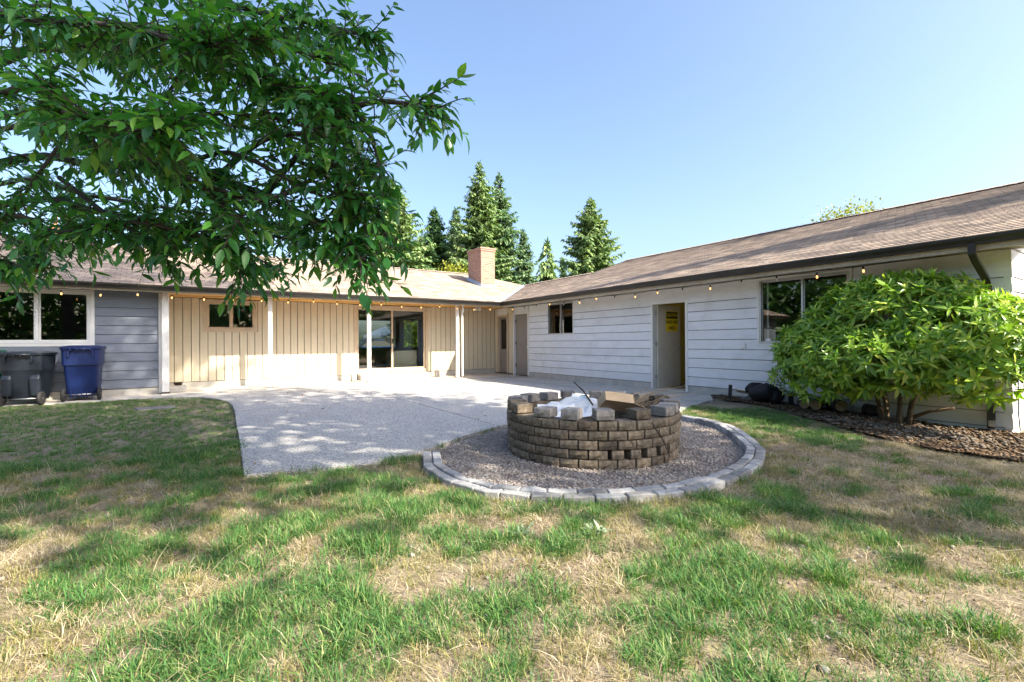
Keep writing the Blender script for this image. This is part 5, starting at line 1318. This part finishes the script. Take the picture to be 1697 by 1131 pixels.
def car(label, loc, rz, m, h=1.45, wagon=False):
    c_ = empty('parked_car', loc, rz); tag(c_, label, 'car', 'cars parked in front of the house')
    side = [(-2.15, .32), (-2.2, .62), (-2.1, .88), (-1.2, .95), (1.2, .93), (2.0, .80), (2.2, .60), (2.18, .30)]
    MB().extrude(side, lambda p, q_, s: (p, s, q_), -.88, .88).build('body', m, c_, bevel=.05)
    cab = [(-2.0 if wagon else -1.7, .92), (-1.75 if wagon else -1.1, h), (.25, h), (1.15, .92)]
    MB().extrude([(x * .985, z) for x, z in cab], lambda p, q_, s: (p, s * (1 - .22 * (q_ - .9)), q_), -.82, .82).build('cabin', 'blackplastic', c_, bevel=.04)
    MB().box(-1.6 if wagon else -1.0, .2, -.72, .72, h - .01, h + .03).build('roof', m, c_, bevel=.02)
    for x in (-1.35, 1.4):
        for y in (-.82, .82): MB().lathe([(.2, -.1), (.31, -.1), (.33, 0), (.31, .1), (.2, .1)], 18, (x, y, .33), 'y').build('wheel', 'rubber', c_, True)
    for y in (-.7, .7): MB().box(-2.215, -2.13, y - .14, y + .14, .66, .82).build('tail_light', 'red', c_); MB().box(2.09, 2.205, y - .16, y + .16, .60, .72).build('headlight', 'white', c_)
car('blue parked car seen through the left leaf of the sliding door', (*at(626, 568, 35).to_2d(), -.05), .1, 'car_blue', 1.42)
car('silver parked wagon with red tail lights seen through the sliding door', (*at(658, 568, 37).to_2d(), -.05), 1.2, 'car_silver', 1.65, True)

# ---------------------------------------------------------------- lawn: tufts scattered by node instancing, one mass each
def tuft_mesh(name, n, h, w, spread, lean, seed, m):
    rs = random.Random(seed); V, Fc = [], []
    for i in range(n):
        a = rs.uniform(0, 6.28); r_ = spread * math.sqrt(rs.random()); x, y = r_ * math.cos(a), r_ * math.sin(a)
        b = a + rs.uniform(-1.2, 1.2); hh = h * rs.uniform(.5, 1.15); ln = lean * rs.uniform(.3, 1.3); ww = w * rs.uniform(.7, 1.3); sx, sy = -math.sin(b) * ww / 2, math.cos(b) * ww / 2
        k = len(V)
        for f, wk in ((0, 1), (.45, .9), (.8, .55)):
            px_, py_, pz_ = x + math.cos(b) * ln * hh * f * f, y + math.sin(b) * ln * hh * f * f, hh * f * (1 - .25 * ln * f)
            V += [(px_ - sx * wk, py_ - sy * wk, pz_), (px_ + sx * wk, py_ + sy * wk, pz_)]
        V.append((x + math.cos(b) * ln * hh, y + math.sin(b) * ln * hh, hh * (1 - .35 * ln)))
        Fc += [(k, k + 1, k + 3, k + 2), (k + 2, k + 3, k + 5, k + 4), (k + 4, k + 5, k + 6)]
    me_ = bpy.data.meshes.new(name); me_.from_pydata(V, [], Fc); me_.update(); me_.materials.append(M[m]); return me_
def instancer(name, label, cat, pts, scl, tufts, tilt=.15):
    src = bpy.data.collections.new(name + '_tufts')
    for i, m_ in enumerate(tufts): src.objects.link(bpy.data.objects.new('%s_tuft_%02d' % (name, i), m_))
    n = len(pts); me_ = bpy.data.meshes.new(name); me_.vertices.add(n); me_.vertices.foreach_set('co', np.asarray(pts, np.float32).ravel())
    a = me_.attributes.new('rot', 'FLOAT_VECTOR', 'POINT'); a.data.foreach_set('vector', np.stack([rng.uniform(-tilt, tilt, n), rng.uniform(-tilt, tilt, n), rng.uniform(0, 6.283, n)], -1).astype(np.float32).ravel())
    a = me_.attributes.new('scl', 'FLOAT', 'POINT'); a.data.foreach_set('value', np.asarray(scl, np.float32))
    a = me_.attributes.new('pick', 'INT', 'POINT'); a.data.foreach_set('value', rng.integers(0, len(tufts), n).astype(np.int32))
    me_.update()
    o = bpy.data.objects.new(name, me_); COL.objects.link(o); tag(o, label, cat, kind='stuff')
    g = bpy.data.node_groups.new(name, 'GeometryNodeTree'); g.interface.new_socket('Geometry', in_out='INPUT', socket_type='NodeSocketGeometry'); g.interface.new_socket('Geometry', in_out='OUTPUT', socket_type='NodeSocketGeometry')
    N = g.nodes; L_ = g.links; gi = N.new('NodeGroupInput'); go = N.new('NodeGroupOutput'); ip = N.new('GeometryNodeInstanceOnPoints'); ci = N.new('GeometryNodeCollectionInfo')
    ci.inputs['Collection'].default_value = src; ci.inputs['Separate Children'].default_value = True; ci.inputs['Reset Children'].default_value = True
    def attr(nm, ty):
        nd = N.new('GeometryNodeInputNamedAttribute'); nd.data_type = ty; nd.inputs[0].default_value = nm; return nd.outputs[0]
    L_.new(gi.outputs[0], ip.inputs['Points']); L_.new(ci.outputs[0], ip.inputs['Instance']); ip.inputs['Pick Instance'].default_value = True
    L_.new(attr('pick', 'INT'), ip.inputs['Instance Index']); L_.new(attr('rot', 'FLOAT_VECTOR'), ip.inputs['Rotation']); L_.new(attr('scl', 'FLOAT'), ip.inputs['Scale']); L_.new(ip.outputs[0], go.inputs[0])
    o.modifiers.new('scatter', 'NODES').node_group = g; return o
def lawn_points(dens):
    """random points over the lawn in view, thinned with distance"""
    X, Y = [], []
    for (x0, x1, y0, y1, k) in ((-3, 5, 0.2, 3.6, 1.0), (5, 9, -0.8, 4.6, .75), (-3, 1.9, 3.6, 7, .75), (-4, .5, 7, 13.1, .55), (1.6, 7.5, 3.6, 5.6, .7), (0.2, 6, -.6, .2, .8)):
        n = int((x1 - x0) * (y1 - y0) * dens * k); X.append(rng.uniform(x0, x1, n)); Y.append(rng.uniform(y0, y1, n))
    x, y = np.concatenate(X), np.concatenate(Y)
    u_, v_, d_ = project(np.stack([x, y, gz(x, y)], -1))
    jx, jy = x + rng.normal(0, .03, len(x)), y + rng.normal(0, .03, len(x))
    ok = (u_ > -150) & (u_ < 1850) & (v_ < 1300) & ~inpoly(jx, jy, PATIO) & ~inpoly(x, y, BED) & (y < 12.98)
    inm = inpoly(x, y, MULCH); ok &= ~inm | ((fbm(x * 3, y * 3, 77) > .66) & (x < 7.6))
    ok &= ~((np.abs(x + .72) < .3) & (np.abs(y - 11) < .22))
    return x[ok], y[ok]
def fields(x, y):
    lush = .5 + .55 * (fbm(x * 1.0 + 3, y * 1.0, 5, 3) - .5) + .85 * (fbm(x * 3.8, y * 3.8, 15, 3) - .5)
    bias = .035 + .16 * np.clip((y - 5.2) / 1.5, 0, 1) * (x < 1) - .12 * np.clip((x - 1.2) / 3.0, 0, 1) * (y < 3.2) + .06 * np.clip((1.6 - x) / 3, 0, 1)
    strip = np.clip(1.25 - np.abs((x - 6.95) * .92 - (y - 3.5) * .40) / .75, 0, 1) * np.clip((y - 1.8) / .5, 0, 1) * (x > 5.4)           # watered strip by the mulch
    corner = np.clip((x - 1.6) / .6, 0, 1) * np.clip((1.75 - y) / .5, 0, 1) * np.clip((3.3 - x) / .5, 0, 1)     # green patch in the near right corner
    return lush + bias + .35 * strip + .12 * corner, strip
x, y = lawn_points(430); g_, st_ = fields(x, y); keep = g_ > .535 + rng.uniform(-.035, .035, len(x)); x, y, g_ = x[keep], y[keep], g_[keep]
tall = np.where(y > 6.5, .55, 1.0) * np.where((x > 5) & (y > 2), .75, 1.0)
instancer('lawn_grass', 'green grass tufts growing in patches over the lawn', 'grass', np.stack([x, y, np.where(inpoly(x, y, PATIO), -.03, gz(x, y) - .004)], -1), rng.uniform(.55, 1.1, len(x)) * tall * np.clip(.75 + (g_ - .5) * 2, .7, 1.25), [tuft_mesh('grass', 26, .078, .0036, .05, .9, 200 + i, 'grass') for i in range(10)])
print('green tufts', len(x))
x, y = lawn_points(420); g_, st_ = fields(x, y); keep = (np.abs(g_ - .47) < .07 + rng.uniform(-.03, .03, len(x))) | ((x > 2.2) & (y < 4) & (rng.random(len(x)) < .35) & (st_ < .3)); x, y = x[keep], y[keep]
instancer('olive_grass', 'half dry olive grass mixed into the lawn', 'grass', np.stack([x, y, gz(x, y) - .004], -1), rng.uniform(.5, 1.0, len(x)) * np.where(y > 6.5, .55, 1.0), [tuft_mesh('olive_grass', 14, .065, .0036, .05, .9, 300 + i, 'grass_olive') for i in range(8)])
x, y = lawn_points(760); g_, st_ = fields(x, y); bare = fbm(x * .9, y * .9, 31) + .4 * (vnoise(x * 5, y * 5, 8) - .5)
keep = (rng.random(len(x)) < np.clip(1.25 - 1.4 * (g_ - .30) / .35, .12, 1)) & ((bare < .58) | (rng.random(len(x)) < .22)) & (st_ < .5); x, y = x[keep], y[keep]
instancer('dry_grass', 'dry straw coloured grass lying over the lawn', 'grass', np.stack([x, y, gz(x, y) - .002], -1), rng.uniform(.5, 1.1, len(x)) * np.where(y > 6.5, .6, 1.0), [tuft_mesh('dry_grass', 18, .05, .0028, .07, 2.0, 400 + i, 'straw') for i in range(8)], .35)
print('straw', len(x))
x, y = lawn_points(14); instancer('straw_litter', 'long loose straw stalks scattered on the lawn', 'straw', np.stack([x, y, gz(x, y) + .022], -1), rng.uniform(.6, 1.3, len(x)), [tuft_mesh('straw_litter', 2, .10, .0024, .05, 3.2, 500 + i, 'straw') for i in range(5)], .3)
# two silvery weeds
for (u, v) in ((862, 888), (985, 885)):
    d = 772 * 1.19 / (v - 567.5); p = at(u, v, d); p.z = float(gz(p.x, p.y))
    w_ = empty('silver_weed', p); tag(w_, 'small silvery leaved weed growing in the front lawn', 'weed', 'silvery weeds in the lawn')
    n = 34; a = rng.uniform(0, 6.28, n); yd = np.stack([np.cos(a), np.sin(a), rng.uniform(.2, 1.4, n)], -1); me_ = numesh('weed_leaf', leaf_shape(.25)[0], leaf_shape(.25)[1].ravel(), 3); me_.materials.append(M['silverweed'])
    for i in range(n):
        o = bpy.data.objects.new('leaf', me_); COL.objects.link(o); o.parent = w_; mt = Matrix(frames(yd[i:i+1], np.array([[0, 0, 1.]]))[0].tolist()).to_4x4() @ Matrix.Scale(U(.05, .09), 4); mt.translation = Vector((U(-.07, .07), U(-.05, .05), .01)); o.matrix_local = mt

# wind-blown leaves on the slab and the lawn edge
n = 170; fx2 = rng.uniform(.4, 8.8, n); fy2 = rng.uniform(4.8, 14.6, n); ok = inpoly(fx2, fy2, PATIO) | ((fy2 > 13.4) & (fx2 > 0)); fx2, fy2 = fx2[ok], fy2[ok]; n = len(fx2)
yd = rng.normal(0, 1, (n, 3)); yd[:, 2] = rng.uniform(-.1, .15, n)
o = leaf_cloud('fallen_leaves', CH, np.stack([fx2, fy2, np.full(n, .022)], -1), yd, rng.normal(0, .15, (n, 3)) + np.array([0, 0, 1.]), rng.uniform(.04, .09, n), 'oldleaf', None, (0, 0, 0))
tag(o, 'small dry fallen leaves blown over the patio slab', 'leaves', kind='stuff')
